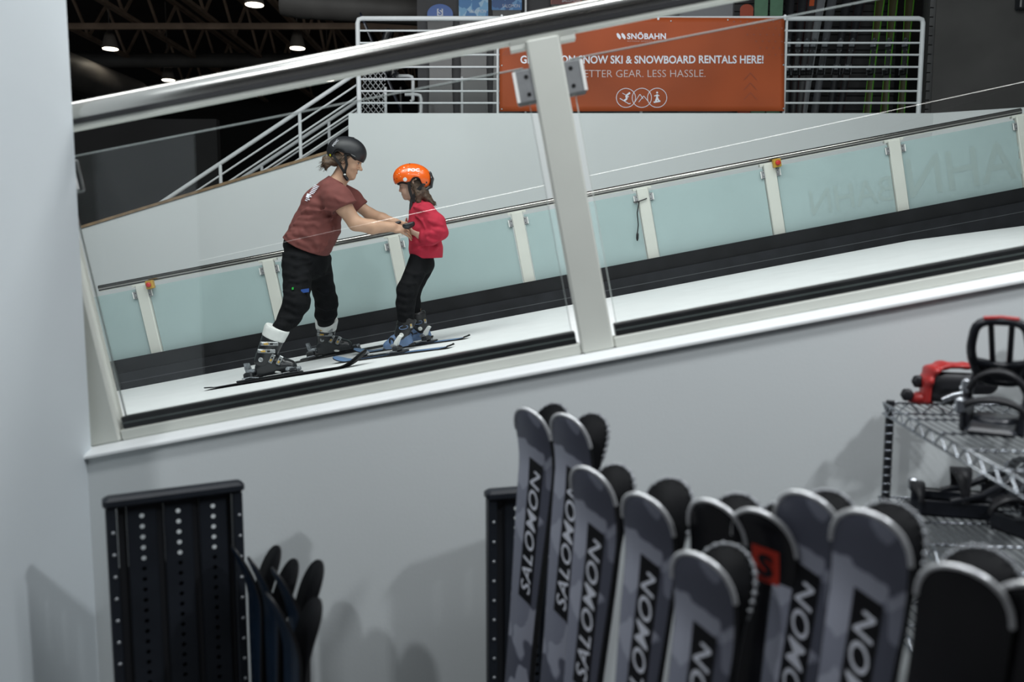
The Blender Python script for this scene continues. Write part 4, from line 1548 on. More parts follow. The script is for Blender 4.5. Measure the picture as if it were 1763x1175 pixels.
def helmet(H, root, m, R, zc_fn, cx, cz, trim=None):
    """open shell: outer ellipsoid minus inner, cut along a wavy rim; returns a surface mapper"""
    S = SDF(0.0045)
    S.ell(H(cx, 0, cz), V3(R) * H.s, 0.001, H.M)
    S.ell(H(cx, 0, cz - 0.004), (V3(R) - 0.016) * H.s, 0.004, H.M, True)
    def rim(X, Y, Z):
        x, y, z = H.loc(X, Y, Z)
        return (zc_fn(x, y) - z) * H.s * 0.9
    sh = skin('helmet', S.mesh(cuts=[rim]), m, root, 2)
    # padded liner just inside the shell
    S = SDF(0.006)
    S.ell(H(cx, 0, cz - 0.002), (V3(R) - 0.013) * H.s, 0.001, H.M)
    S.ell(H(cx + 0.002, 0, cz - 0.012), (V3(R) - 0.034) * H.s, 0.004, H.M, True)
    def rim2(X, Y, Z):
        x, y, z = H.loc(X, Y, Z)
        return (zc_fn(x, y) - 0.014 - z) * H.s * 0.9
    skin('liner', S.mesh(cuts=[rim2]), M_LINER, sh, 2)
    def on(x, z, side, lift=0.0015):
        """point on the shell for head coordinates x, z; side +1 left, -1 right"""
        q = 1 - ((x - cx) / R[0]) ** 2 - ((z - cz) / R[2]) ** 2
        y = math.sqrt(max(q, 0.0)) * R[1]
        p = V3((x - cx, y, z - cz))
        n = p / np.array(R) ** 2
        n /= np.linalg.norm(n)
        p = p + n * lift
        return H(p[0] + cx, side * p[1], p[2] + cz)
    return sh, on

def decal_text(on, side, word, cx, cz, w, h, ang, m, name, parent, bold=0.04, flip=1, spacing=1.0):
    t, f = text_geo(word, 1.0, bold, 0.0, 'CENTER', spacing)
    t = t - (t.max(0) + t.min(0)) / 2
    k = np.array([w, h]) / (t.max(0) - t.min(0))
    t = t * k
    ca, sa = math.cos(ang), math.sin(ang)
    b = MB()
    b.add([on(cx + flip * (x * ca - y * sa), cz + (x * sa + y * ca), side) for x, y in t], f)
    return b.build(name, m, parent)

def disc_decal(on, side, cx, cz, r, m, name, parent, n=16):
    b = MB()
    vs = [on(cx, cz, side)] + [on(cx + r * math.cos(a), cz + r * math.sin(a), side) for a in np.linspace(0, 2 * math.pi, n + 1)[:-1]]
    b.add(vs, [(0, i + 1, (i + 1) % n + 1) for i in range(n)])
    return b.build(name, m, parent)

def strap(pts, w, m, name, parent, axis):
    b = MB()
    rings = []
    pts = [V3(p) for p in pts]
    for i, p in enumerate(pts):
        d = pts[min(i + 1, len(pts) - 1)] - pts[max(i - 1, 0)]
        d /= np.linalg.norm(d)
        n = V3(axis)
        n = n - d * np.dot(n, d)
        n /= np.linalg.norm(n)
        s = np.cross(d, n)
        rings.append([p + s * w / 2 * a + n * 0.0025 * c for a, c in ((-1, -1), (1, -1), (1, 1), (-1, 1))])
    b.loft(rings, True, True, True, 0, False)
    return b.build(name, m, parent)

def hand(S, wrist, dirv, palm_n, side, L=0.175, curl=0.6, spread=0.10, thumb_dir=None):
    """palm plus four fingers bent towards palm_n and a thumb from the side of the palm"""
    d = V3(dirv) / np.linalg.norm(dirv)
    n = V3(palm_n) - d * np.dot(palm_n, d)
    n /= np.linalg.norm(n)
    t = np.cross(d, n) * side                        # towards the thumb
    w = V3(wrist)
    pl = L * 0.52
    S.cone(w, w + d * pl * 0.85, L * 0.105, L * 0.095, 0.012, (t, 1.9))
    base = w + d * pl * 0.92
    for i, (off, ln) in enumerate(((0.17, 0.44), (0.055, 0.49), (-0.06, 0.46), (-0.17, 0.36))):
        p = base + t * off * L
        a = curl * (0.55 + 0.10 * i)
        dd = d + t * off * spread * 3
        seg = ln * L / 2.7
        r = L * 0.047
        for j in range(3):
            dd = dd / np.linalg.norm(dd)
            dd = dd * math.cos(a) + n * math.sin(a)
            q = p + dd * seg * (1.15 - 0.15 * j)
            S.cone(p, q, r, r * 0.92, 0.004)
            p, r = q, r * 0.92
            a = curl * (0.8 - 0.1 * j)
    tb = w + d * pl * 0.28 + t * L * 0.15
    td = V3(thumb_dir) if thumb_dir is not None else d * 0.75 + t * 0.75 + n * 0.35
    td = td / np.linalg.norm(td)
    q = tb + td * L * 0.20
    S.cone(w + d * pl * 0.25 + t * L * 0.06, tb, L * 0.085, L * 0.07, 0.012)
    S.cone(tb, q, L * 0.066, L * 0.055, 0.008)
    e = td * 0.8 + d * 0.5 + n * 0.15
    S.cone(q, q + e / np.linalg.norm(e) * L * 0.15, L * 0.054, L * 0.042, 0.006)

def boot(root, sole_c, fwd, up, L, shaft_to, m_shell, m_cuff, m_collar, kind, name='ski_boot', side_=(0, -1, 0)):
    """hard ski boot: sole, lower shell, cuff, collar, buckles; sole_c is the middle of the sole underside"""
    f = V3(fwd) / np.linalg.norm(fwd)
    u = V3(up) - f * np.dot(up, f)
    u /= np.linalg.norm(u)
    y = np.cross(u, f)
    c = V3(sole_c)
    k = L / 0.31
    P = lambda x, q, h: c + f * x * k + y * q * k + u * h * k
    S = SDF(0.0045)
    S.cone(P(-0.105, 0, 0.020), P(0.125, 0, 0.020), 0.030 * k, 0.030 * k, 0.01, (y, 1.15))          # sole
    S.cone(P(-0.085, 0, 0.060), P(0.090, 0, 0.050), 0.046 * k, 0.040 * k, 0.02)
    S.cone(P(0.06, 0, 0.045), P(0.118, 0, 0.040), 0.042 * k, 0.034 * k, 0.02, (y, 1.12))
    S.cone(P(-0.055, 0, 0.10), P(0.045, 0, 0.085), 0.052 * k, 0.040 * k, 0.02)                      # instep
    lower = S.mesh(cuts=[half_space(P(0, 0, 0.0), -u)])
    sh = skin(name, lower, m_shell, root, 1)
    b = MB()
    fr = lambda x, q, h: P(x, q, h)
    b.cbox((-0.150, -0.034, 0.0), (-0.085, 0.034, 0.020), 0.004, 0, fr)
    b.cbox((0.095, -0.033, 0.0), (0.160, 0.033, 0.019), 0.004, 0, fr)
    b.build('sole_lug', M_BLACK, sh)
    # cuff along the shin
    top = V3(shaft_to)
    base = P(-0.045, 0, 0.125)
    d = (top - base)
    Lc = np.linalg.norm(d)
    d /= Lc
    S = SDF(0.0045)
    S.cone(base - d * 0.02, top - d * 0.03, 0.059 * k, 0.070 * k, 0.02, (f, 1.14))
    S.cone(P(-0.06, 0, 0.10), base, 0.046 * k, 0.054 * k, 0.02)
    skin('cuff', S.mesh(cuts=[half_space(top - d * 0.012, d)]), m_cuff, sh, 1)
    S = SDF(0.0045)
    S.cone(top - d * 0.030, top + d * 0.025, 0.074 * k, 0.080 * k, 0.01, (f, 1.12))
    S.cone(top - d * 0.02 - f * 0.03, top + d * 0.035 - f * 0.055, 0.026 * k, 0.020 * k, 0.02, (y, 1.3))
    skin('collar', S.mesh(cuts=[half_space(top + d * 0.045, d), half_space(top - d * 0.040, -d)]), m_collar, sh, 1)
    sd = V3(side_)
    if kind == 'adult':
        def buckle(cen, ax, ln, hgt):
            b = MB()
            ax = V3(ax) / np.linalg.norm(ax)
            vv = np.cross(sd, ax)
            q = lambda x, o, z: V3(cen) + ax * x + sd * o + vv * z
            b.cbox((-ln / 2, -0.004, -hgt / 2), (ln / 2, 0.004, hgt / 2), 0.003, 0, q)
            b.cbox((-ln / 2 + 0.010, 0.003, -hgt * 0.30), (-ln / 2 + ln * 0.32, 0.010, hgt * 0.30), 0.002, 0, q)
            b.cbox((-ln / 2 + ln * 0.20, 0.004, -hgt * 0.22), (-ln / 2 + ln * 0.46, 0.0115, hgt * 0.22), 0.002, 1, q)
            b.cbox((ln * 0.05, 0.003, -hgt * 0.2), (ln * 0.22, 0.008, hgt * 0.2), 0.002, 2, q)
            b.build('buckle', [M_BUCKLE, M_GOLD, M_BLACK], sh)
        cf = np.cross(np.cross(d, sd), d)
        for t_ in (0.60, 0.30):
            cen = base + d * Lc * t_ + sd * (0.062 + 0.010 * t_) * k + f * 0.006
            buckle(cen, f * 0.97 - u * 0.20, 0.122 * k, 0.028 * k)
        for x_, h_ in ((0.012, 0.112), (0.062, 0.090)):
            cen = P(x_, 0, h_) + sd * 0.047 * k
            buckle(cen, f * 0.60 + u * 0.75, 0.066 * k, 0.030 * k)
        b = MB()
        b.lathe(P(-0.060, 0, 0.120) + sd * 0.062 * k, sd, [(0, 0.017 * k), (0.004, 0.016 * k), (0.004, 0.010 * k), (0.002, 0.009 * k)], 16)
        b.build('pivot', M_BUCKLE, sh)
        S = SDF(0.004)
        S.ell(P(0.03, 0, 0.012) + sd * 0.036 * k, (0.024, 0.008, 0.010), 0.004)
        skin('sole_mark', S.mesh(), M_BOOTW, sh, 1)
    else:
        b = MB()
        b.lathe(P(-0.045, 0, 0.115) + sd * 0.058 * k, sd, [(0, 0.022 * k), (0.006, 0.021 * k), (0.007, 0.012 * k)], 16)
        b.build('pivot', M_BOOTW, sh)
        b = MB()
        cc = base + d * Lc * 0.62 + sd * 0.071 * k
        vv = np.cross(sd, f)
        b.tube([cc + f * 0.042 * math.cos(a) * k + vv * 0.017 * math.sin(a) * k for a in np.linspace(0, 2 * math.pi, 17)], 0.003, 6)
        b.build('buckle_loop', M_BOOTB, sh)
        b = MB()
        b.cbox((-0.085, -0.004, -0.022), (-0.060, 0.004, 0.022), 0.003, 0, lambda x, o, z: cc + f * x * k + sd * o + vv * z * k)
        b.cbox((-0.080, 0.003, -0.020), (-0.068, 0.006, 0.004), 0.001, 1, lambda x, o, z: cc + f * x * k + sd * o + vv * z * k)
        b.build('buckle', [M_BUCKLE, M_GOLD], sh)
        b = MB()
        cc2 = P(0.06, 0, 0.072) + sd * 0.042 * k
        b.tube([cc2 + f * (0.018 * math.cos(a)) * k + vv * 0.032 * math.sin(a) * k for a in np.linspace(0, 2 * math.pi, 17)], 0.007, 6)
        b.tube([cc2 - f * 0.02 * k, P(-0.01, 0, 0.080) + sd * 0.051 * k], 0.004, 6)
        b.build('toe_buckle', M_BLACK, sh)
    return sh

# ================================================================ adult
def adult():
    Yt = 6.08
    foot_n = on_bed(476, 651)
    foot_f = on_bed(577, 613)
    root = thing('person', 'adult in maroon t-shirt and black helmet, bending forward and holding the hands of the child', 'person', foot_n)
    Yn, Yf_ = foot_n[1], foot_f[1]
    Ysn, Ysf = 5.92, 6.27
    H = Head(W(598.5, 276.5, 6.08), 1, math.radians(21), yaw=math.radians(-3))
    # ---- body: one continuous skin from head to ankles
    B = SDF(0.0042)
    add_head(B, H)
    neck0, neck1 = W(578, 318, 6.09), W(594, 288, 6.08)
    B.cone(neck0, neck1, 0.055, 0.050, 0.02, ((0, 1, 0), 1.05))
    B.cone(W(580, 325, 6.09), H(0.03, 0, -0.08), 0.040, 0.034, 0.03)
    hip = W(524, 432, 6.10)
    chest = W(560, 350, 6.09)
    B.cone(hip, chest, 0.105, 0.105, 0.03, ((0, 1, 0), 1.35))
    B.cone(chest, neck0, 0.085, 0.056, 0.03, ((0, 1, 0), 1.2))
    sn, sf = W(574, 331, Ysn), W(592, 327, Ysf)
    en, ef = W(612, 385, 5.90), W(637, 369, 6.28)
    wn, wf = W(676, 391, 5.99), W(681, 384, 6.17)
    B.cone(chest, W(577, 335, Ysn), 0.06, 0.048, 0.03)
    B.cone(chest, W(593, 331, Ysf), 0.06, 0.044, 0.03)
    B.chain([W(577, 335, Ysn), W(592, 357, 5.90), en], [0.048, 0.058, 0.050], 0.02)
    B.chain([en, W(640, 391, 5.93), wn], [0.050, 0.050, 0.034], 0.02)
    B.chain([W(593, 333, Ysf), W(613, 351, 6.29), ef], [0.038, 0.044, 0.043], 0.02)
    B.chain([ef, W(658, 377, 6.23), wf], [0.044, 0.042, 0.030], 0.02)
    hand(B, wn, W(706, 399, 6.02) - wn, np.array([0.1, 0.85, -0.5]), -1, 0.175, 0.62, thumb_dir=W(707, 391, 6.0) - wn)
    hand(B, wf, W(704, 391, 6.15) - wf, np.array([0.1, -0.85, -0.45]), 1, 0.165, 0.55)
    hn, hf = W(517, 442, 6.00), W(541, 442, 6.20)
    kn, kf = W(511, 521, 5.84), W(562, 521, 6.40)
    an, af = W(476, 580, Yn), W(562, 574, Yf_)
    B.chain([hn, kn], [0.085, 0.060], 0.03)
    B.chain([kn, an], [0.058, 0.040], 0.02)
    B.chain([hf, kf], [0.080, 0.055], 0.03)
    B.chain([kf, af], [0.053, 0.040], 0.02)
    body = skin('body', B.mesh(), M_SKIN, root, 1)
    face_parts(H, root)
    # ---- shirt
    S = SDF(0.0055)
    ax = ((0, 1, 0), 1.42)
    S.cone(W(521, 430, 6.10), W(540, 392, 6.10), R_(38, 6.1), R_(35, 6.1), 0.03, ((0, 1, 0), 1.25))
    S.cone(W(540, 392, 6.10), W(557, 353, 6.09), R_(35.5, 6.1), R_(33, 6.1), 0.03, ((0, 1, 0), 1.30))
    S.cone(W(557, 353, 6.09), W(570, 327, 6.09), R_(33, 6.1), R_(20, 6.1), 0.04, ((0, 1, 0), 1.45))
    S.cone(W(570, 327, 6.09), W(580, 313, 6.09), R_(20, 6.1), R_(16, 6.1), 0.03, ((0, 1, 0), 1.1))
    # hanging belly fold
    S.cone(W(566, 395, 6.09), W(550, 430, 6.09), R_(19, 6.1), R_(17, 6.1), 0.06, ((0, 1, 0), 1.9))
    # sleeves
    S.chain([W(569, 333, 5.96), W(581, 343, 5.90), W(600, 366, 5.88)], [R_(22, 5.9), R_(24, 5.9), R_(22.5, 5.9)], 0.035)
    S.chain([W(590, 330, 6.25), W(604, 342, 6.29), W(620, 357, 6.30)], [R_(17, 6.25), R_(17, 6.25), R_(16, 6.25)], 0.03)
    # drapes
    rg = np.random.RandomState(3)
    hem = px_cut((484, 405), (566, 442), 6.1, (560, 360))
    def hem_curve(x, y, z):
        return hem(x, y, z) - 0.018 * np.sin((x - W(484, 405, 6.1)[0]) / 0.35 * 3.1)
    sl_n = px_cut((572, 366), (611, 348), 5.88, (570, 330))
    def sleeve_cut(x, y, z):
        # trims only the sleeve ends, not the trunk
        t_ = sl_n(x, y, z)
        trunk = (x - W(583, 380, 5.9)[0])
        return np.where((y < 6.02), np.minimum(t_, np.maximum(-(t_ * 0 + 1), -((x - W(577, 360, 5.9)[0]) * 1.0 + (z - W(577, 360, 5.9)[2]) * -0.10) + 0.0)), -1.0)
    nk = px_cut((566, 302), (592, 316), 6.09, (560, 360))
    cloth_folds(S, [((500, 396), (520, 401), (542, 414), 2.6), ((505, 386), (528, 388), (556, 380), 2.4), ((513, 375), (532, 376), (556, 370), 2.2), ((541, 405), (547, 418), (547, 432), 2.6),
                    ((496, 408), (515, 416), (534, 428), 2.4), ((580, 374), (566, 378), (548, 390), 2.4), ((576, 364), (562, 362), (546, 364), 2.0), ((584, 384), (572, 396), (558, 404), 2.4),
                    ((520, 366), (530, 362), (543, 362), 2.0), ((578, 340), (586, 346), (600, 350), 2.0), ((492, 404), (510, 403), (526, 405), 2.2), ((566, 410), (562, 422), (556, 432), 2.2)], [])
    fold = lump(5, 34, 0.0022, (1.0, 0.6, 1.5))
    body_geo = None
    # trunk and sleeves are meshed together; sleeve ends are trimmed by planes that spare the trunk
    pS_n, dS_n = W(606, 373, 5.88), W(606, 373, 5.88) - W(583, 345, 5.90)
    pS_f, dS_f = W(622, 359, 6.30), W(622, 359, 6.30) - W(604, 340, 6.29)
    def trim(p, d, yc, yw, rad):
        d = d / np.linalg.norm(d)
        def f(x, y, z):
            t_ = (x - p[0]) * d[0] + (y - p[1]) * d[1] + (z - p[2]) * d[2]
            r2 = np.sqrt(np.maximum((x - p[0]) ** 2 + (y - p[1]) ** 2 + (z - p[2]) ** 2 - t_ * t_, 0))
            near = (r2 < rad) & (t_ > -0.06) & ((x - p[0]) * 1.0 > -0.085)
            return np.where(near, t_, -1.0)
        return f
    S_geo = S.mesh(cuts=[hem_curve, nk, trim(W(594, 356, 5.88), W(601.5, 372, 5.88) - W(594, 356, 5.88), 0, 0, 0.16), trim(pS_f - dS_f * 0.04, dS_f, 0, 0, 0.10)], noise=fold)
    sh = skin('t_shirt', S_geo, M_SHIRT, root, 2)
    # white print across the shoulder blades
    vsS = S_geo[0]
    b = MB()
    def back_pt(px, py, dy):
        """point on the back of the shirt near the side that faces the slope edge"""
        c = W(px, py, 6.0)
        cand = vsS[(vsS[:, 1] < 6.06)]
        # march along depth to the first shirt vertex close to this sight line
        d = c - EYE
        d /= np.linalg.norm(d)
        rel = cand - EYE
        along = rel @ d
        off = np.linalg.norm(rel - along[:, None] * d, axis=1)
        ok = off < 0.010
        if not ok.any():
            return None
        i = np.argmin(np.where(ok, along, 99))
        return EYE + d * (along[i] - 0.006)
    for k in range(13):
        u = k / 12.0
        cx, cy = 545.5 - 19.5 * u, 313.5 + 31 * u
        ln = 8.5 - 1.5 * u if k < 7 else (7 if k % 2 else 4.5)
        q = []
        for al_, sd_ in ((0, -0.8), (ln, -0.8), (ln, 0.8), (0, 0.8)):
            q.append(back_pt(cx - 1.0 + al_ * 0.94 - sd_ * 0.52, cy + al_ * 0.34 + sd_ * 0.85, 0))
        if all(v is not None for v in q):
            b.add(q, [(0, 1, 2, 3)])
    q = [back_pt(x_, y_, 0) for x_, y_ in ((529, 333), (533.5, 334.5), (530.5, 341), (526.5, 339.5))]
    if all(v is not None for v in q):
        b.add(q, [(0, 1, 2, 3)])
    if b.v:
        b.build('back_print', M_LETTER, sh)
    # ---- trousers
    P = SDF(0.0055)
    P.cone(W(522, 422, 6.10), W(527, 445, 6.10), R_(33, 6.1), R_(39, 6.1), 0.03, ((0, 1, 0), 1.12))
    P.cone(W(512, 452, 6.00), kn, R_(26, 6.0), R_(21.5, 5.85), 0.04, ((0, 1, 0), 1.05))
    P.chain([kn, W(498, 546, 5.81), W(483, 567, Yn)], [R_(21.5, 5.85), R_(18.5, 5.8), R_(13, 5.8)], 0.03)
    P.cone(W(546, 450, 6.20), kf, R_(23, 6.2), R_(18.5, 6.4), 0.04, ((0, 1, 0), 1.05))
    P.chain([kf, W(561, 540, 6.46), W(561, 558, Yf_ - 0.045)], [R_(18.5, 6.4), R_(18, 6.45), R_(13.5, 6.5)], 0.03)
    P.cone(W(483, 567, Yn), W(478, 577, Yn), R_(13, 5.8), R_(12.5, 5.8), 0.02)
    P.cone(W(561, 558, Yf_ - 0.045), W(561, 566, Yf_ - 0.03), R_(13.5, 6.5), R_(12.5, 6.5), 0.02)
    cloth_folds(P, [((488, 502), (505, 507), (526, 506), 2.2), ((490, 515), (508, 522), (528, 524), 2.4), ((492, 530), (508, 537), (522, 538), 2.4), ((484, 546), (500, 550), (516, 549), 2.2), ((478, 558), (492, 562), (504, 560), 2.0),
                    ((488, 470), (506, 476), (530, 470), 2.2), ((486, 448), (510, 458), (536, 452), 2.2), ((486, 436), (506, 440), (530, 446), 2.0), ((498, 484), (512, 486), (530, 482), 1.8),
                    ((548, 528), (562, 533), (578, 532), 2.2), ((544, 544), (560, 549), (576, 546), 2.2), ((548, 500), (560, 504), (574, 500), 2.0), ((546, 470), (556, 474), (568, 470), 2.0)], [])
    pg = P.mesh(cuts=[px_cut((480, 405), (570, 440), 6.1, (520, 500)) if False else px_cut((470, 395), (575, 420), 6.1, (520, 500))], noise=lump(9, 30, 0.0035, (0.7, 0.7, 1.6)))
    tr = skin('trousers', pg, M_PANTS, root, 2)
    for (x, y, w_, h_, m_, nm) in ((525, 501, 14, 6.5, mat('blue_patch', (0.012, 0.06, 0.26), 0.6), 'blue_patch'), (504, 497, 3.2, 4.2, mat('green_patch', (0.02, 0.42, 0.05), 0.5), 'green_mark')):
        vsP = pg[0]
        d = W(x, y, 6.0) - EYE
        d /= np.linalg.norm(d)
        rel = vsP - EYE
        al = rel @ d
        off = np.linalg.norm(rel - al[:, None] * d, axis=1)
        i = np.argmin(np.where(off < 0.012, al, 99))
        Yp = (EYE + d * al[i])[1] - 0.014
        q = lambda a, o, c: W(x + a, y + c, Yp + o)
        MB().cbox((-w_ / 2, 0, -h_ / 2), (w_ / 2, 0.022, h_ / 2), 0.002, 0, lambda a, o, c: W(x + a, y - c - 0.15 * a, Yp + o + 0.0)).build(nm, m_, tr)
    # ---- hair: mass under the helmet and a loose tail behind
    S = SDF(0.0045)
    S.ell(H(-0.040, 0, 0.000), V3((0.070, 0.083, 0.060)), 0.02, H.M)
    S.ell(H(-0.095, 0, -0.035), V3((0.040, 0.050, 0.040)), 0.03, H.M)
    S.chain([H(-0.085, -0.03, -0.03), H(-0.135, -0.035, -0.050), H(-0.150, -0.03, -0.095)], [0.032, 0.026, 0.008], 0.02)
    S.chain([H(-0.085, 0.01, -0.03), H(-0.140, 0.01, -0.075), H(-0.128, 0.0, -0.120)], [0.030, 0.022, 0.006], 0.02)
    S.chain([H(-0.07, -0.055, -0.03), H(-0.115, -0.06, -0.075), H(-0.105, -0.055, -0.110)], [0.026, 0.018, 0.006], 0.02)
    hr = skin('hair', S.mesh(cuts=[half_space(H(0.030, 0, 0), H.f)], noise=lump(21, 120, 0.003)), M_HAIR, root, 1)
    b = MB()
    rg = np.random.RandomState(11)
    for i in range(46):
        y0 = rg.uniform(-0.07, 0.04)
        p0 = (-0.08 + rg.uniform(-.02, .02), y0, -0.03 + rg.uniform(-.02, .02))
        p1 = (-0.130 + rg.uniform(-.02, .02), y0 + rg.uniform(-.02, .02), -0.065 + rg.uniform(-.02, .02))
        p2 = (-0.150 + rg.uniform(-.03, .035), y0 + rg.uniform(-.02, .02), -0.115 + rg.uniform(-.03, .04))
        b.tube([H(*p0), H(*p1), H(*p2)], [0.003, 0.0025, 0.0008], 5)
    for i in range(14):
        x0 = rg.uniform(-0.02, 0.03)
        b.tube([H(x0, -0.078, 0.03), H(x0 - 0.015, -0.086, 0.0), H(x0 - 0.04, -0.085, -0.03)], [0.003, 0.003, 0.001], 5)
    b.build('loose_strands', M_HAIR, hr)
    # ---- helmet
    Hh = Head(W(597, 262.5, 6.08), 1, math.radians(9), yaw=math.radians(-3))
    def rim(x, y):
        ear = np.exp(-((x + 0.030) / 0.040) ** 4)
        front = np.clip((x - 0.02) / 0.11, 0, 1)
        base = np.where(x > 0, -0.028 - 0.030 * front, -0.030 - 0.030 * np.clip((-x - 0.06) / 0.05, 0, 1))
        return base + 0.034 * ear * np.clip(np.abs(y) / 0.05, 0, 1) + 0.02 * np.exp(-((x - 0.045) / 0.03) ** 2)
    hm, on = helmet(Hh, root, M_HELMB, (0.143, 0.112, 0.112), rim, 0.0, 0.0)
    decal_text(on, -1, 'POC', -0.066, 0.046, 0.056, 0.016, math.radians(62), M_LETTER, 'lettering', hm, 0.0, 1)
    disc_decal(on, -1, -0.095, -0.042, 0.0085, mat('yellow_dot', (0.72, 0.68, 0.02), 0.4), 'yellow_dot', hm)
    b = MB()
    b.cbox((0.010, -0.003, 0.106), (0.040, 0.003, 0.112), 0.001, 0, lambda x, y, z: Hh(x, y, z))
    b.add([on(0.060 + x, -0.018 - 0.35 * x + z, -1) for x, z in ((0, 0), (.026, 0), (.026, .003), (0, .003))], [(0, 1, 2, 3)], 1)
    b.build('vent', [M_BLACK, M_STEEL], hm)
    for pts in ([Hh(-0.070, -0.098, -0.038), H(-0.030, -0.086, -0.040), H(0.020, -0.068, -0.085), H(0.035, -0.046, -0.118)],
                [Hh(0.018, -0.102, -0.024), H(0.026, -0.080, -0.030), H(0.026, -0.070, -0.075), H(0.034, -0.047, -0.118)],
                [H(0.035, -0.046, -0.118), H(0.045, 0, -0.130), H(0.035, 0.046, -0.118), H(0.02, 0.075, -0.05), Hh(0.0, 0.100, -0.030)]):
        strap(pts, 0.017, M_STRAP, 'strap', hm, (H.o - H(0, 1, 0)))
    S = SDF(0.004)
    S.cone(H(0.030, -0.055, -0.108), H(0.052, -0.040, -0.126), 0.013, 0.012, 0.01)
    skin('strap_buckle', S.mesh(), M_SATIN, hm, 1)
    S = SDF(0.004)
    S.ell(H(0.032, -0.066, -0.100), (0.010, 0.006, 0.007), 0.01)
    skin('buckle_mark', S.mesh(), M_BOOTW, hm, 1)
    # ---- boots
    q = E_N * 0.028
    boot(root, foot_n + q, E_U, E_N, 0.31, W(474, 574, Yn), M_BOOT, M_BOOT, M_BOOTW, 'adult')
    boot(root, foot_f + q, E_U, E_N, 0.31, W(562, 558, Yf_ - 0.05), M_BOOT, M_BOOT, M_BOOTW, 'adult')
    # ---- skis
    tail, tip = on_bed(357, 672), on_bed(634, 627)
    L = np.linalg.norm(tip - tail)
    s = tip - tail
    r, pl, hf = make_ski('black ski under the near boot of the adult, its dark rounded tip turned up', 'adult skis', tail + E_N * 0.004, s, E_N + np.array([0, 0.16, 0]), L, 0.056, 0.038, 0.050, 0.092, 0.012, [M_SKIN_SKI, M_SIDEWALL, M_BASE], None, 0.012, 0.20)
    qn = (foot_n - tail) @ (s / L)
    binding(r, pl, qn, 0.255)
    t2 = foot_f - E_U * (qn + 0.02)
    t2[1] += 0.015
    r, pl, hf = make_ski('black ski under the far boot of the adult, mostly hidden behind the child skis', 'adult skis', t2 + E_N * 0.002, E_U, E_N, L, 0.056, 0.038, 0.050, 0.072, 0.012, [M_SKIN_SKI, M_SIDEWALL, M_BASE], None, 0.012, 0.20)
    binding(r, pl, qn, 0.255)
adult()

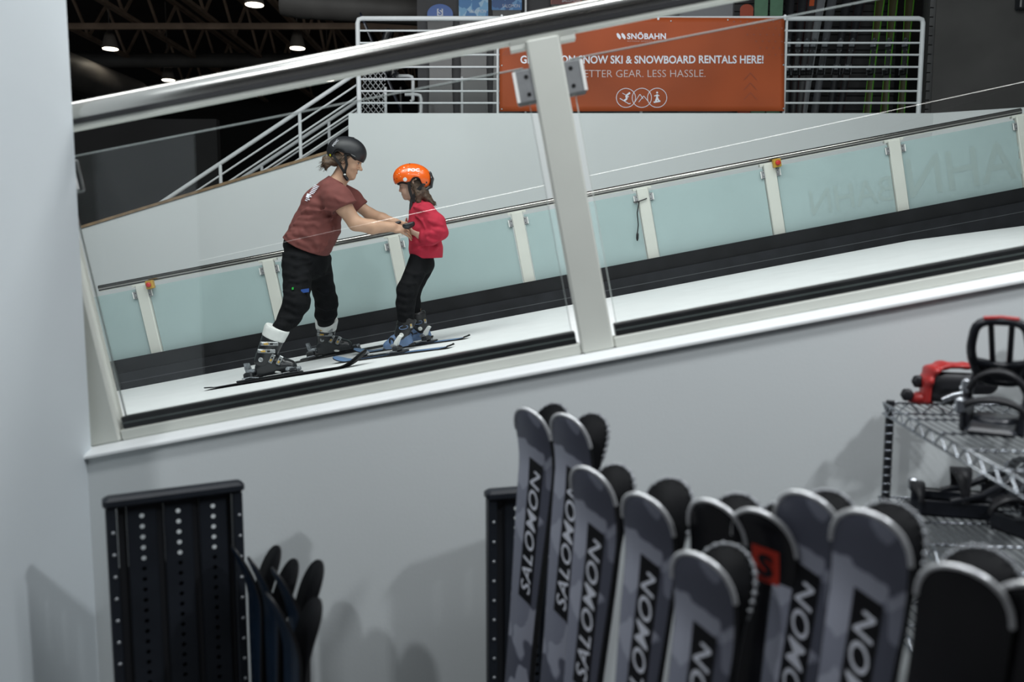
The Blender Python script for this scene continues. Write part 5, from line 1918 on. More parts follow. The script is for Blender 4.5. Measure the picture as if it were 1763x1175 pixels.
# ================================================================ child
def child():
    foot_n = on_bed(690, 604)
    foot_f = on_bed(722, 592)
    Yn, Yf_ = foot_n[1], foot_f[1]
    root = thing('person', 'child in a red sweatshirt, black trousers and bright orange helmet, facing the adult', 'person', foot_n)
    Yt = 6.18
    sc = 0.93
    H = Head(W(709.5, 319, Yt), -1, math.radians(10), yaw=math.radians(4), scale=sc)
    B = SDF(0.0042)
    add_head(B, H, True)
    neck0 = W(720, 354, Yt)
    B.cone(neck0, W(713, 334, Yt), 0.050, 0.045, 0.03)
    hip, chest = W(729, 432, Yt), W(726, 380, Yt)
    B.cone(hip, chest, 0.070, 0.072, 0.03, ((0, 1, 0), 1.3))
    B.cone(chest, neck0, 0.065, 0.045, 0.03, ((0, 1, 0), 1.2))
    sn, sf = W(733, 364, Yt - 0.13), W(722, 362, Yt + 0.13)
    en, ef = W(757, 400, Yt - 0.16), W(740, 400, Yt + 0.15)
    wn, wf = W(723, 406, Yt - 0.14), W(716, 396, Yt + 0.06)
    B.chain([sn, en], [0.042, 0.036], 0.02)
    B.chain([en, wn], [0.036, 0.027], 0.02)
    B.chain([sf, ef], [0.042, 0.034], 0.02)
    B.chain([ef, wf], [0.034, 0.026], 0.02)
    hand(B, wn, W(704, 397, Yt - 0.13) - wn, np.array([-0.1, 0.6, 0.8]), 1, 0.135, 0.55)
    hand(B, wf, W(702, 389, Yt + 0.02) - wf, np.array([-0.1, -0.7, 0.7]), -1, 0.135, 0.55)
    hn, hf = W(720, 448, Yt - 0.07), W(733, 448, Yt + 0.08)
    kn, kf = W(699, 502, Yn - 0.01), W(713, 500, Yf_ + 0.02)
    an, af = W(699, 566, Yn), W(718, 560, Yf_)
    B.chain([hn, kn], [0.045, 0.042], 0.02)
    B.chain([kn, an], [0.044, 0.034], 0.02)
    B.chain([hf, kf], [0.045, 0.040], 0.02)
    B.chain([kf, af], [0.044, 0.034], 0.02)
    skin('body', B.mesh(), M_SKIN2, root, 1)
    face_parts(H, root, True)
    # ---- sweatshirt
    S = SDF(0.0052)
    S.cone(W(732, 428, Yt), W(731, 392, Yt), R_(28.5, Yt), R_(27.5, Yt), 0.03, ((0, 1, 0), 1.15))
    S.cone(W(731, 392, Yt), W(724, 366, Yt), R_(27.5, Yt), R_(19, Yt), 0.04, ((0, 1, 0), 1.35))
    S.cone(W(724, 366, Yt), W(721, 352, Yt), R_(18, Yt), R_(13.5, Yt), 0.03, ((0, 1, 0), 1.1))
    S.chain([W(733, 364, Yt - 0.11), W(749, 384, Yt - 0.16), W(756, 400, Yt - 0.18)], [R_(16, Yt), R_(16, Yt), R_(14.5, Yt)], 0.025)
    S.chain([W(757, 400, Yt - 0.165), W(742, 408, Yt - 0.175), W(731, 407.5, Yt - 0.165)], [R_(14.5, Yt), R_(12.5, Yt), R_(10, Yt)], 0.02)
    S.chain([sf, W(738, 385, Yt + 0.16), ef, W(728, 397, Yt + 0.10)], [R_(15, Yt), R_(15, Yt), R_(14, Yt), R_(10, Yt)], 0.03)
    cloth_folds(S, [((712, 356), (724, 360), (738, 366), 2.0), ((738, 380), (748, 384), (762, 388), 2.4), ((744, 394), (754, 397), (766, 399), 2.2), ((708, 434), (722, 428), (738, 426), 2.2),
                    ((706, 420), (718, 419), (734, 422), 2.0), ((716, 372), (726, 380), (732, 392), 2.2), ((736, 412), (746, 416), (760, 414), 2.0), ((742, 436), (750, 428), (760, 424), 2.0), ((734, 404), (742, 402), (752, 405), 1.8)], [])
    # ribbed waistband
    S.cone(W(734, 441, Yt), W(734, 433, Yt), R_(27.5, Yt), R_(29, Yt), 0.006, ((0, 1, 0), 1.12))
    hem = px_cut((704, 446), (764, 444), Yt, (730, 400))
    sg = S.mesh(cuts=[hem, px_cut((703, 349), (730, 344), Yt, (725, 400))],
                noise=lump(15, 32, 0.0035, (1, 0.7, 1.3)))
    skin('sweatshirt', sg, M_SWEAT, root, 2)
    # ---- trousers
    P = SDF(0.0052)
    P.cone(W(727, 436, Yt), W(726, 452, Yt), R_(21, Yt), R_(21, Yt), 0.03, ((0, 1, 0), 1.35))
    P.chain([W(721, 455, Yt - 0.06), W(701, 500, Yn), W(699, 522, Yn), W(699, 550, Yn)], [R_(19, Yt), R_(16.5, Yt), R_(15, Yt), R_(14.5, Yt)], 0.03)
    P.chain([W(731, 455, Yt + 0.08), W(711, 500, Yf_), W(711, 522, Yf_), W(714, 550, Yf_)], [R_(18, Yt), R_(14.5, Yt), R_(12, Yt), R_(11, Yt)], 0.03)
    cloth_folds(P, [((686, 502), (698, 506), (712, 504), 2.0), ((685, 514), (698, 518), (712, 517), 2.0), ((686, 529), (698, 532), (711, 530), 1.8), ((700, 468), (714, 474), (730, 472), 1.8), ((692, 486), (704, 490), (718, 488), 1.8), ((688, 541), (698, 544), (710, 541), 1.6)], [])
    skin('trousers', P.mesh(cuts=[half_space(W(726, 430, Yt), (0, 0, 1))], noise=lump(19, 36, 0.003, (0.7, 0.7, 1.6))), M_PANTS, root, 2)
    # ---- hair
    S = SDF(0.0045)
    S.ell(H(-0.030, 0, 0.000), V3((0.072, 0.082, 0.064)) * sc, 0.02, H.M)
    S.chain([H(-0.060, 0.045, -0.02), H(-0.075, 0.05, -0.075), H(-0.085, 0.05, -0.115), H(-0.128, 0.045, -0.165)], [0.032, 0.028, 0.022, 0.012], 0.02)
    S.chain([H(-0.075, 0.015, -0.03), H(-0.085, 0.02, -0.080), H(-0.110, 0.02, -0.125), H(-0.150, 0.02, -0.175)], [0.032, 0.028, 0.020, 0.009], 0.02)
    S.chain([H(-0.02, 0.072, -0.02), H(-0.035, 0.070, -0.08), H(-0.030, 0.066, -0.135), H(-0.015, 0.062, -0.175)], [0.018, 0.020, 0.017, 0.007], 0.02)
    hr = skin('hair', S.mesh(cuts=[half_space(H(0.045, 0, 0), H.f)], noise=lump(33, 110, 0.0024)), M_HAIR2, root, 1)
    b = MB()
    rg = np.random.RandomState(5)
    for i in range(40):
        y0 = rg.uniform(0.0, 0.075)
        b.tube([H(-0.06 + rg.uniform(-.02, .02), y0, -0.03), H(-0.085 + rg.uniform(-.02, .02), y0, -0.09), H(-0.115 + rg.uniform(-.02, .02), y0 * .8, -0.140), H(-0.145 + rg.uniform(-.02, .02), y0 * .8, -0.180 + rg.uniform(-.015, .02))], [0.004, 0.004, 0.0035, 0.001], 5)
    for i in range(12):
        x0 = rg.uniform(0.0, 0.05)
        b.tube([H(x0, 0.080, 0.03), H(x0 - 0.02, 0.088, -0.01), H(x0 - 0.055, 0.082, -0.05)], [0.003, 0.003, 0.001], 5)
    b.build('loose_strands', M_HAIR2, hr)
    # ---- helmet
    Hh = Head(W(710, 307, Yt), -1, math.radians(-3), yaw=math.radians(4), scale=1.0)
    def rim(x, y):
        ear = np.exp(-((x + 0.030) / 0.036) ** 4)
        front = np.clip((x - 0.02) / 0.1, 0, 1)
        rear = np.clip((-x - 0.06) / 0.04, 0, 1)
        return -0.034 - 0.020 * front - 0.030 * rear + 0.036 * ear * np.clip(np.abs(y) / 0.05, 0, 1) + 0.010 * np.exp(-((x - 0.075) / 0.03) ** 2) - 0.006 * np.exp(-((x - 0.02) / 0.025) ** 2)
    hm, on = helmet(Hh, root, M_HELMO, (0.141, 0.112, 0.106), rim, 0.0, 0.0)
    decal_text(on, 1, 'POC', -0.012, 0.050, 0.082, 0.024, math.radians(4), M_WHITE, 'lettering', hm, 0.05, -1)
    disc_decal(on, 1, 0.046, -0.020, 0.0145, M_WHITE, 'round_sticker', hm)
    b = MB()
    for x, z, r in ((0.062, 0.042, .006), (0.058, 0.066, .006), (0.092, 0.022, .004), (0.105, 0.012, .003), (0.022, 0.022, .004), (-0.048, 0.028, .004), (-0.075, 0.05, .004), (0.08, 0.0, .003), (-0.03, -0.012, .003), (0.09, 0.05, .003), (0.03, 0.075, .003)):
        vs = [on(x + r * math.cos(a), z + r * 0.8 * math.sin(a), 1, 0.001) for a in np.linspace(0, 2 * math.pi, 9)[:-1]]
        b.add(vs, [tuple(range(8))])
    b.build('speckles', mat('pale_speck', (0.85, 0.62, 0.48), 0.4), hm)
    b = MB()
    def sl(x0, z0, x1, z1, w):
        d = math.hypot(x1 - x0, z1 - z0)
        nx_, nz_ = -(z1 - z0) / d * w, (x1 - x0) / d * w
        b.add([on(x0 + nx_, z0 + nz_, 1, .0012), on(x1 + nx_, z1 + nz_, 1, .0012), on(x1 - nx_, z1 - nz_, 1, .0012), on(x0 - nx_, z0 - nz_, 1, .0012)], [(0, 1, 2, 3)])
    sl(0.104, -0.014, 0.130, -0.020, 0.0035)
    sl(-0.070, -0.046, -0.098, -0.046, 0.007)
    sl(-0.100, -0.030, -0.110, -0.030, 0.006)
    sl(0.018, 0.098, 0.026, 0.098, 0.004)
    b.build('vent', M_BLACK, hm)
    S = SDF(0.005)
    S.chain([Hh(-0.128, 0.02, 0.045), Hh(-0.143, 0.02, 0.0), Hh(-0.140, 0.02, -0.055)], [0.010, 0.013, 0.010], 0.01, ((0, 1, 0), 2.5))
    S.cone(Hh(-0.135, 0.03, -0.055), Hh(-0.085, 0.06, -0.095), 0.012, 0.012, 0.01)
    skin('rear_dial', S.mesh(), M_SATIN, hm, 1)
    for pts in ([Hh(0.020, 0.102, -0.035), H(0.022, 0.084, -0.04), H(0.016, 0.072, -0.095), H(0.020, 0.062, -0.120)],
                [Hh(-0.080, 0.090, -0.050), H(-0.045, 0.088, -0.045), H(-0.005, 0.078, -0.085), H(0.012, 0.066, -0.118)],
                [H(0.020, 0.066, -0.110), H(0.035, 0.066, -0.150), H(0.045, 0.068, -0.190)],
                [H(0.012, 0.066, -0.110), H(-0.003, 0.066, -0.135), H(-0.006, 0.066, -0.165)],
                [H(0.020, 0.062, -0.120), H(0.030, 0, -0.135), H(0.015, -0.062, -0.105), Hh(0.0, -0.100, -0.035)]):
        strap(pts, 0.021, M_STRAP, 'strap', hm, H(0, 1, 0) - H.o)
    # ---- boots (the toes point down the slope)
    q = E_N * 0.026
    boot(root, foot_n + q, -E_U, E_N, 0.235, W(699, 556, Yn), M_BOOTB, M_BOOT, M_BLACK, 'child')
    boot(root, foot_f + q, -E_U, E_N, 0.235, W(719, 549, Yf_), M_BOOTB, M_BOOT, M_BLACK, 'child')
    # ---- skis
    for (tp, tl, ft, lab) in (((577, 626), (778, 599), foot_n, 'blue ski under the near boot of the child, tip pointing downhill'), ((612, 611), (806, 583), foot_f, 'blue ski under the far boot of the child, tail sticking out uphill')):
        tail, tip = on_bed(*tl), on_bed(*tp)
        L = np.linalg.norm(tip - tail)
        s = tip - tail
        r, pl, hf_ = make_ski(lab, 'child skis', tail + E_N * 0.002, s, E_N, L, 0.052, 0.036, 0.046, 0.045, 0.012, [M_SKIB, M_SIDEWALL, M_BASE], None, 0.012, 0.15)
        binding(r, pl, (ft - tail) @ (s / L), 0.225, 1, M_LEVER, 0.034, 0.85)
        b = MB()
        b.tube([pl(x, hf_(x) * 0.9, 0.002) for x in (0.001, 0.012)], 0.006, 6)
        b.tube([pl(0.006, -hf_(0.01), 0.0), pl(0.006, hf_(0.01), 0.0)], 0.006, 6)
        b.build('tail_guard', M_BLACK, r)
child()
# black grip held between their hands
c = W(704, 386, 5.97)
S = SDF(0.004)
S.cone(W(698, 388.5, 5.955), W(709, 385.5, 5.985), R_(5.6, 6), R_(5.4, 6), 0.01)
S.cone(W(702, 390, 5.965), W(707, 388, 5.98), R_(5, 6), R_(4.5, 6), 0.01)
g = skin('hand_grip', S.mesh(cuts=[px_cut((694, 386.5), (714, 380), 5.96, (703, 394))]), M_SATIN, None, 1)
tag(g, 'black grip held between the hands of adult and child', 'grip')
S = SDF(0.004)
S.cone(W(681, 385.5, 6.13), W(688, 383, 6.14), R_(3.2, 6), R_(3, 6), 0.01)
g = skin('hand_grip', S.mesh(), M_SATIN, None, 1)
tag(g, 'small black grip end showing above the near wrist of the adult', 'grip')
# ---------------------------------------------------------------- rental area in front of the knee wall
M_RACK = mat('rack_dark_steel', (0.014, 0.017, 0.023), 0.45, spec=0.3, noise=0.2, nscale=7)
M_RACKD = mat('rack_recess', (0.008, 0.009, 0.012), 0.6)
M_RIVET = mat('rack_rivet', (0.34, 0.36, 0.38), 0.4, metal=0.5)
def rack(lab, A, B, cols, wtot=None, depth=0.04):
    A, B = V3(A), V3(B)
    ex = B - A
    ex[2] = 0
    w = wtot or np.linalg.norm(ex)
    ex /= np.linalg.norm(ex)
    ey = np.array([-ex[1], ex[0], 0])
    ez = np.array([0, 0, 1.0])
    H = A[2]
    O = np.array([A[0], A[1], 0])
    t = thing('ski_rack', lab, 'rack', O, 'dark steel ski racks')
    fr = lambda x, y, z: O + ex * x + ey * y + ez * z
    MB().cbox((-0.006, -0.008, H - 0.030), (w + 0.006, depth + 0.002, H), 0.008, 0, fr).build('top_cap', M_RACK, t)
    fw = 0.026
    for x0, x1 in ((0.0, fw), (w - fw, w)):
        b = MB()
        b.cbox((x0, 0.0, 0.0), (x1, depth, H - 0.030), 0.003, 0, fr)
        fl = b.build('side_flange', M_RACK, t)
        b = MB()
        z = H - 0.095
        while z > 0.25:
            b.lathe(fr((x0 + x1) / 2 + 0.003, 0.0, z), -ey, [(0, 0.0050), (0.002, 0.0042), (0.003, 0.002)], 8)
            z -= 0.0605
        b.build('rivets', M_RIVET, fl)
    # perforated upright channels
    for c0, c1 in cols:
        x0, x1 = c0 * w, c1 * w
        xm = (x0 + x1) / 2
        b = MB()
        p = 0.0295
        z = H - 0.030
        zt_ = z - 0.018
        b.add([fr(x0, 0.016, z), fr(x1, 0.016, z), fr(x1, 0.016, zt_), fr(x0, 0.016, zt_)], [(0, 1, 2, 3)])
        z = zt_
        for k in range(20):
            zc = z - p / 2
            r = 0.0062
            oc = [fr(xm + r * math.cos(a), 0.016, zc + r * math.sin(a)) for a in [math.pi * (i / 4.0 + 0.125) for i in range(8)]]
            sq = [fr(x1, 0.016, zc + p * .2), fr(xm + .008, 0.016, z), fr(xm - .008, 0.016, z), fr(x0, 0.016, zc + p * .2), fr(x0, 0.016, zc - p * .2), fr(xm - .008, 0.016, z - p), fr(xm + .008, 0.016, z - p), fr(x1, 0.016, zc - p * .2)]
            cor = [fr(x1, 0.016, z), fr(x0, 0.016, z), fr(x0, 0.016, z - p), fr(x1, 0.016, z - p)]
            b.add(oc + sq + cor, [(i, (i + 1) % 8, 8 + (i + 1) % 8, 8 + i) for i in range(8)] + [(8, 16, 9), (10, 17, 11), (12, 18, 13), (14, 19, 15)])
            z -= p
        b.add([fr(x0, 0.016, z), fr(x1, 0.016, z), fr(x1, 0.016, 0), fr(x0, 0.016, 0)], [(0, 1, 2, 3)])
        # returns of the channel
        for xx in (x0, x1):
            b.box((xx - 0.0015, 0.016, 0), (xx + 0.0015, depth * 0.7, H - 0.03), 0, fr)
        b.build('channel', M_RACK, t)
    # dark board closing the lower part behind the holes and the gaps between channels
    b = MB()
    b.box((fw, depth * 0.70, 0.0), (w - fw, depth * 0.76, H - 0.203), 0, fr)
    cl = [0.0] + [c for q in cols for c in q] + [1.0]
    for i in range(0, len(cl), 2):
        x0 = max(cl[i] * w, fw) + 0.002
        x1 = min(cl[i + 1] * w, w - fw) - 0.002
        b.box((x0, 0.024, 0.0), (x1, depth * 0.72, H - 0.031), 0, fr)
    b.build('back_board', M_RACKD, t)
rack('dark steel ski rack with rows of bright holes, standing left against the white wall', W(180, 860, 2.13), W(417, 836, 2.295), ((0.150, 0.355), (0.415, 0.615), (0.675, 0.875)))
rack('dark steel ski rack mostly hidden behind the tallest grey skis', W(841, 847, 2.40), W(990, 838, 2.47), ((0.28, 0.60), (0.70, 0.86)), 0.20)

# ---- rental skis standing in pairs, base to base
M_TOPB = mat('ski_gloss_black_top', (0.009, 0.009, 0.011), 0.22)
M_NAVY = mat('ski_navy_top', (0.008, 0.020, 0.042), 0.4, spec=0.3, noise=0.25, nscale=6)
M_REDL = mat('ski_red_logo', (0.50, 0.035, 0.018), 0.45)
def stand(lab, T, yaw, tilt, grp, front=True, mats=None, wtip=0.062, rise=0.050, rim=None):
    """ski standing on its tail with its tip at T; returns its length too"""
    n = np.array([-math.sin(yaw), -math.cos(yaw), 0.0])
    sx = np.array([math.cos(yaw), -math.sin(yaw), 0.0])
    s = np.array([0, 0, 1.0]) + sx * math.tan(tilt)
    s /= np.linalg.norm(s)
    if not front:
        n = -n
    base = T - n * rise
    L = (base[2] - 0.002) / s[2]
    tail = base - s * L
    r, pl, hf = make_ski(lab, grp, tail, s, n, L, wtip, 0.047 if wtip > 0.058 else 0.040, 0.054, rise, 0.010, mats, rim, 0.010, 0.19, 'rental_ski', cat='ski')
    return r, pl, hf, L
def mate_tip(T, yaw, rise, py, extra=0.0):
    """tip of the partner standing base to base behind, at its own height"""
    n = np.array([-math.sin(yaw), -math.cos(yaw), 0.0])
    M_ = T - n * (2 * rise + 0.004 + extra)
    M_[2] = W(881, py, M_[1])[2]
    return M_
PAIRS = [
    # front tip px, py, depth, mate tip px, py, kind, label bits
    (908, 704, 2.14, 950, 696, 'camo', 'farthest and tallest at left'),
    (974, 714, 2.02, 1027, 713, 'camo', 'second from left, behind the third'),
    (1012, 806, 1.80, 1070, 801, 'camo', 'third from left, before the second'),
    (1107, 852, 1.62, 1157, 825, 'camo', 'fourth from left, beside the all black one'),
    (1228, 863, 1.53, 1246, 852, 'black', ''),
    (1310, 880, 1.46, 1322, 866, 'logo', ''),
    (1203, 955, 1.36, 1262, 939, 'camo', 'lowest, before the all black ski'),
    (1388, 849, 1.40, 1442, 846, 'camo', 'right of the red logo ski'),
    (1497, 882, 1.24, 1553, 866, 'camo', 'widest and nearest of them'),
    (1662, 978, 1.13, 1690, 944, 'plain', ''),
    (1800, 1010, 1.08, 1835, 1000, 'plain2', ''),
]
YAW, TILT, RISE = math.radians(43), math.radians(6.0), 0.060
GM = 'upturned mates of the rental skis'
for i, (px, py, Y, mx, my, kind, w) in enumerate(PAIRS):
    T = W(px, py, Y)
    M_ = mate_tip(T, YAW, RISE, my)
    if kind == 'camo':
        r, pl, hf, L = stand('grey camouflage ski with name panel, ' + w, T, YAW, TILT, 'grey rental skis', True, None, 0.062, RISE, 'plain')
        ski_label(r, pl, hf, L - 0.152 - 0.40, L - 0.152, 0.048, 'SALOMON', x0=0.004)
        stand('dark mate behind the grey ski, ' + w, M_, YAW, TILT, GM, False, [M_CAMO, M_SIDEWALL, M_BASE], 0.062, RISE, 'notched')
    elif kind == 'black':
        stand('all black glossy rental ski behind the lowest grey one', T, YAW, TILT, 'black rental skis', True, [M_TOPB, M_SIDEWALL, M_BASE], 0.062, RISE, 'plain')
        stand('black based mate behind the all black glossy ski', M_, YAW, TILT, GM, False, [M_TOPB, M_SIDEWALL, M_BASE], 0.062, RISE, 'notched')
    elif kind == 'logo':
        r, pl, hf, L = stand('black rental ski with a red square logo under its tip', T, YAW, TILT, 'black rental skis', True, [M_TOPB, M_SIDEWALL, M_BASE], 0.064, RISE, 'plain')
        b = MB()
        q0, q1 = L - 0.150, L - 0.075
        x0, x1 = -0.022, 0.032
        vs = []
        for k in range(9):
            q = q0 + (q1 - q0) * k / 8
            vs += [pl(q, x0, .001), pl(q, x1, .001)]
        b.add(vs, [(2 * k, 2 * k + 1, 2 * k + 3, 2 * k + 2) for k in range(8)])
        lg = b.build('logo', M_REDL, r)
        t_, f_ = text_geo('S', 0.062, 0.05)
        t_ = t_ - (t_.max(0) + t_.min(0)) / 2
        MB().add([pl((q0 + q1) / 2 + y, (x0 + x1) / 2 + x, .003) for x, y in t_], f_).build('lettering', M_LABEL, lg)
        stand('black based mate behind the red logo ski', M_, YAW, TILT, GM, False, [M_TOPB, M_SIDEWALL, M_BASE], 0.062, RISE, 'notched')
    else:
        a = 'broad plain black rental ski in the corner before the wire shelf' if kind == 'plain' else 'plain black rental ski half out of view below the wire shelf'
        c_ = 'round tipped mate of the broad plain black ski' if kind == 'plain' else 'mate of the black ski half out of view below the shelf'
        stand(a, T, YAW, TILT, 'black rental skis', True, [M_TOPB, M_SIDEWALL, M_BASE], 0.064, RISE, 'plain')
        stand(c_, M_, YAW, TILT, GM, False, [M_TOPB, M_SIDEWALL, M_BASE], 0.064, RISE, 'notched')

# pairs leaning beside the left rack, seen nearly from the side
LEFT = [((402, 941), 940, 2.20, 'closest to the rack'), ((430, 960), 963, 2.12, 'second from the rack'), ((472, 979), 965, 2.05, 'third from the rack'), ((462, 1022), 1030, 1.90, 'nearest and lowest of the row')]
for (a, my, Y, w) in LEFT:
    yaw, tilt = math.radians(55), math.radians(1.5)
    T = W(a[0], a[1], Y)
    stand('navy ski curving left beside the left rack, ' + w, T, yaw, tilt, 'navy rental skis', True, [M_NAVY, M_SIDEWALL, M_BASE], 0.056, 0.060)
    stand('black based ski curving right beside the left rack, ' + w, mate_tip(T, yaw, 0.060, my), yaw, tilt, 'upturned mates beside the left rack', False, [M_NAVY, M_SIDEWALL, M_BASE], 0.056, 0.060)

# ---- wire shelf
M_WIRE = mat('shelf_chrome_wire', (0.34, 0.36, 0.39), 0.25, metal=1.0, noise=0.1, nscale=30)
sA = W(1521, 694, 2.47)
zs = [sA[2], W(1519, 856, 2.47)[2], W(1519, 856, 2.47)[2] - 0.30, 0.16]
eY = np.array([-0.117, -1.0, 0]) / math.hypot(0.117, 1)      # towards the camera
eX = np.array([1.0, -0.117, 0]) / math.hypot(0.117, 1)
DP, WD = 0.95, 0.95
t = thing('wire_shelf', 'chrome wire shelving unit full of snowboard bindings at the right of the white wall', 'shelf', (sA[0], sA[1], 0))
sf = lambda u, v, z: np.array([sA[0], sA[1], 0]) + eX * u + eY * v + np.array([0, 0, z])
for (u, v) in ((0.015, 0.015), (WD - 0.015, 0.015), (0.015, DP - 0.015), (WD - 0.015, DP - 0.015)):
    b = MB()
    b.tube([sf(u, v, 0), sf(u, v, zs[0] + 0.01)], 0.0125, 14, 1)
    z = 0.03
    while z < zs[0]:
        b.lathe(sf(u, v, z), (0, 0, 1), [(0, 0.0126), (0.001, 0.0136), (0.005, 0.0136), (0.006, 0.0126)], 14, 0)
        z += 0.0255
    b.build('post', [M_WIRE, M_SATIN], t)
for z in zs:
    b = MB()
    for dz in (0, -0.032):
        b.tube([sf(0, 0, z + dz), sf(WD, 0, z + dz), sf(WD, DP, z + dz), sf(0, DP, z + dz), sf(0, 0, z + dz)], 0.0036, 8)
    def zig(a0, a1, n):
        pts = []
        for k in range(n + 1):
            p = a0 + (a1 - a0) * k / n
            pts.append(p + (0, 0, 0 if k % 2 == 0 else -0.032))
        for p, q in zip(pts[:-1], pts[1:]):
            b.tube([p, q], 0.0028, 6)
    zig(sf(0, 0, z), sf(0, DP, z), 26)
    zig(sf(0, 0, z), sf(WD, 0, z), 26)
    zig(sf(0, DP, z), sf(WD, DP, z), 26)
    sh_ = b.build('shelf_frame', M_WIRE, t)
    b = MB()
    for k in range(1, 42):
        u = WD * k / 42
        b.tube([sf(u, 0, z + 0.001), sf(u, DP, z + 0.001)], 0.0021, 6)
    for v in (0.22, 0.40, 0.58, 0.76):
        b.tube([sf(0, v, z - 0.005), sf(WD, v, z - 0.005)], 0.0034, 8)
    b.build('wire_deck', M_WIRE, sh_)

# ---- snowboard bindings
M_BGREY = mat('binding_charcoal', (0.016, 0.018, 0.024), 0.30, spec=0.5, noise=0.2, nscale=18)
M_BSTRAP = mat('binding_strap_black', (0.012, 0.012, 0.015), 0.5)
M_BMET = mat('binding_buckle', (0.45, 0.47, 0.50), 0.25, metal=0.9)
M_BRED = mat('binding_red', (0.46, 0.030, 0.028), 0.35)
def loop_pts(pts, n=5):
    """closed rounded loop through the corner points (2-D)"""
    out = []
    m = len(pts)
    for i in range(m):
        p0, p1, p2 = np.array(pts[i - 1]), np.array(pts[i]), np.array(pts[(i + 1) % m])
        a, c = p1 + (p0 - p1) * 0.35, p1 + (p2 - p1) * 0.35
        for k in range(n):
            s_ = k / (n - 1)
            out.append((1 - s_) ** 2 * a + 2 * s_ * (1 - s_) * p1 + s_ * s_ * c)
    return out + [out[0]]
def snow_binding(lab, base, rz, lean, accent=None, flat=0.0, k=1.0):
    """base plate, heel hoop, slotted highback, ankle and toe straps; x is across the foot, y towards the toe"""
    Rm = Matrix.Rotation(rz, 3, 'Z') @ Matrix.Rotation(flat, 3, 'X')
    t = thing('snowboard_binding', lab, 'binding', base, 'snowboard bindings on the wire shelf', rot=Rm)
    Rn = np.array(Rm)
    B0 = V3(base)
    fr = lambda x, y, z: B0 + Rn @ (np.array([x, y, z]) * k)
    b = MB()
    b.cbox((-0.050, -0.105, 0.0), (0.050, 0.125, 0.016), 0.007, 0, fr)
    for sx in (-1, 1):
        b.cbox((sx * 0.056 - 0.007, -0.10, 0.0), (sx * 0.056 + 0.007, 0.10, 0.050), 0.006, 0, fr)
    b.lathe(fr(0, 0.0, 0.016), fr(0, 0, 1) - fr(0, 0, 0), [(0, 0.046 * k), (0.006 * k, 0.045 * k), (0.007 * k, 0.02 * k)], 24)
    b.build('base_plate', M_BGREY, t)
    b = MB()
    pts = [fr(-0.058, 0.02, 0.045), fr(-0.060, -0.06, 0.070), fr(-0.052, -0.115, 0.105), fr(-0.025, -0.145, 0.118), fr(0, -0.150, 0.120), fr(0.025, -0.145, 0.118), fr(0.052, -0.115, 0.105), fr(0.060, -0.06, 0.070), fr(0.058, 0.02, 0.045)]
    b.tube(pts, 0.0095 * k, 10)
    b.build('heel_hoop', M_BGREY, t)
    # highback frame, tilted by lean
    cl, sl_ = math.cos(lean), math.sin(lean)
    def hb_(x, z, o=0.0):
        bend = 0.35 * x * x / 0.05
        y_ = -0.130 + bend + o
        return fr(x, y_ * 1 - z * sl_, 0.070 + z * cl)
    b = MB()
    outer = loop_pts([(-0.042, 0.02), (-0.062, 0.115), (-0.048, 0.205), (0.048, 0.205), (0.062, 0.115), (0.042, 0.02)])
    b.tube([hb_(*p) for p in outer], 0.0105 * k, 10)
    for x0, x1 in ((-0.018, -0.016), (0.018, 0.016)):
        b.tube([hb_(x0 * 1.15, 0.198), hb_(x1 * 1.1, 0.10), hb_(x1, 0.06)], 0.0065 * k, 8)
    b.tube([hb_(-0.055, 0.085), hb_(0, 0.070), hb_(0.055, 0.085)], 0.010 * k, 8)
    b.add([hb_(x, z, 0.004) for z in (0.012, 0.075) for x in (-0.045, -0.02, 0.02, 0.045)] + [hb_(x, z, -0.004) for z in (0.012, 0.075) for x in (-0.045, -0.02, 0.02, 0.045)],
          [(0, 1, 5, 4), (1, 2, 6, 5), (2, 3, 7, 6), (8, 12, 13, 9), (9, 13, 14, 10), (10, 14, 15, 11)])
    hbk = b.build('highback', M_BGREY, t)
    if accent:
        b = MB()
        b.tube([hb_(-0.035, 0.212), hb_(0, 0.215), hb_(0.035, 0.212)], 0.0045 * k, 8)
        b.build('red_edge', accent, hbk)
    for nm, y0, hgt, wd_ in (('ankle_strap', -0.015, 0.125, 0.052), ('toe_strap', 0.095, 0.075, 0.036)):
        b = MB()
        rings = []
        for a in np.linspace(0.05, math.pi - 0.05, 15):
            c_ = np.array([-0.062 * math.cos(a), y0, 0.035 + (hgt - 0.035) * math.sin(a) ** 0.8])
            o_ = np.array([-math.cos(a) * 0.006, 0, math.sin(a) * 0.006])
            ww = wd_ * (0.35 + 0.65 * math.sin(a) ** 2) / 2
            rings.append([fr(*(c_ + o_ + (0, -ww, 0))), fr(*(c_ + o_ + (0, ww, 0))), fr(*(c_ - o_ + (0, ww, 0))), fr(*(c_ - o_ + (0, -ww, 0)))])
        b.loft(rings, True, True, True, 0, True)
        st = b.build(nm, M_BSTRAP, t)
        b = MB()
        b.cbox((0.052, y0 - 0.012, hgt * 0.55), (0.072, y0 + 0.012, hgt * 0.55 + 0.034), 0.004, 0, fr)
        b.lathe(fr(0.070, y0, hgt * 0.55 + 0.010), fr(1, 0, 0) - fr(0, 0, 0), [(0, 0.009 * k), (0.005 * k, 0.008 * k)], 12)
        b.build('buckle', M_BMET, st)
    return t
def on_shelf(px, py, lev):
    """point of a shelf level seen at px, py"""
    d = _F + _R * (px - 881.5) / FPX + _U * (587.5 - py) / FPX
    tt = (zs[lev] + 0.004 - EYE[2]) / d[2]
    return EYE + d * tt
snow_binding('charcoal snowboard binding standing upright with slotted highback and red top edge on the top shelf', on_shelf(1712, 735, 0), math.radians(146), math.radians(-34), M_BRED, 0.0, 1.13)
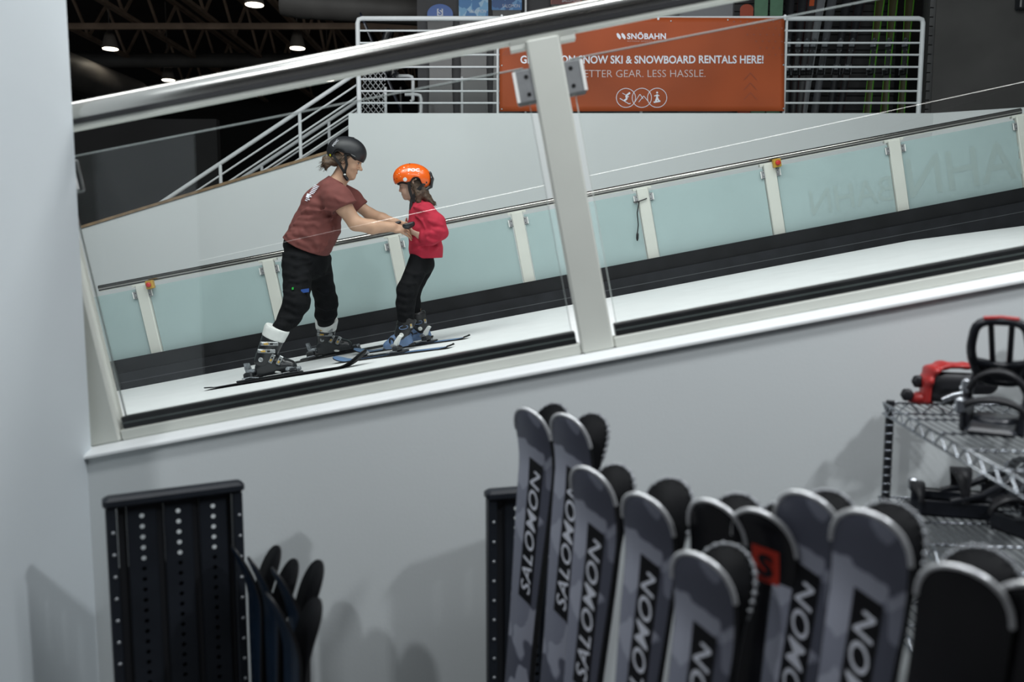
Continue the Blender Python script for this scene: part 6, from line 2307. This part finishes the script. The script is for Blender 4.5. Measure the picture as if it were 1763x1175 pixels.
snow_binding('charcoal snowboard binding half out of view at the end of the top shelf', on_shelf(1815, 700, 0), math.radians(150), math.radians(-5))
snow_binding('black snowboard binding lying at the left of the second shelf', on_shelf(1640, 882, 1), math.radians(75), math.radians(62))
snow_binding('black snowboard binding folded flat at the right of the second shelf', on_shelf(1790, 925, 1), math.radians(20), math.radians(75))
snow_binding('black snowboard binding at the back of the second shelf', on_shelf(1760, 862, 1), math.radians(110), math.radians(50))
# red binding lying on its side, black pad showing
p = on_shelf(1640, 694, 0)
t = thing('snowboard_binding', 'red snowboard binding with black padding lying at the left end of the top shelf', 'binding', p, 'snowboard bindings on the wire shelf')
Yb = p[1]
q = lambda px, py, o=0.0: W(px, py, Yb + o)
S = SDF(0.005)
S.chain([q(1592, 690), q(1594, 655), q(1603, 637), q(1622, 629), q(1660, 630), q(1712, 634)], [0.010, 0.011, 0.012, 0.011, 0.009, 0.007], 0.012, ((0, 1, 0), 3.0))
skin('highback', S.mesh(), M_BRED, t, 1)
S = SDF(0.006)
S.cone(q(1618, 660, -0.01), q(1700, 662, -0.01), 0.035, 0.032, 0.02, ((0, 1, 0), 0.6))
S.cone(q(1606, 684, -0.01), q(1640, 690, -0.01), 0.014, 0.012, 0.02)
skin('pad', S.mesh(), M_BSTRAP, t, 1)
S = SDF(0.005)
S.ell(q(1585, 684, 0.02), (0.024, 0.03, 0.018), 0.01)
S.cone(q(1570, 688, 0.02), q(1600, 690, 0.0), 0.013, 0.013, 0.01)
skin('base', S.mesh(), M_BRED, t, 1)
for px, py in ((1580, 657), (1561, 680)):
    S = SDF(0.004)
    for a in range(6):
        S.ell(q(px + 6 * math.cos(a * 1.05), py + 7 * math.sin(a * 1.05), 0.01), (0.008, 0.012, 0.008), 0.006)
    S.ell(q(px + 3, py, 0.01), (0.014, 0.014, 0.015), 0.006)
    skin('knob', S.mesh(), M_BSTRAP, t, 1)
b = MB()
b.tube([q(1622, 690, -0.05), q(1640, 682, -0.055), q(1668, 676, -0.05)], 0.010, 8)
b.build('buckle', M_BMET, t)
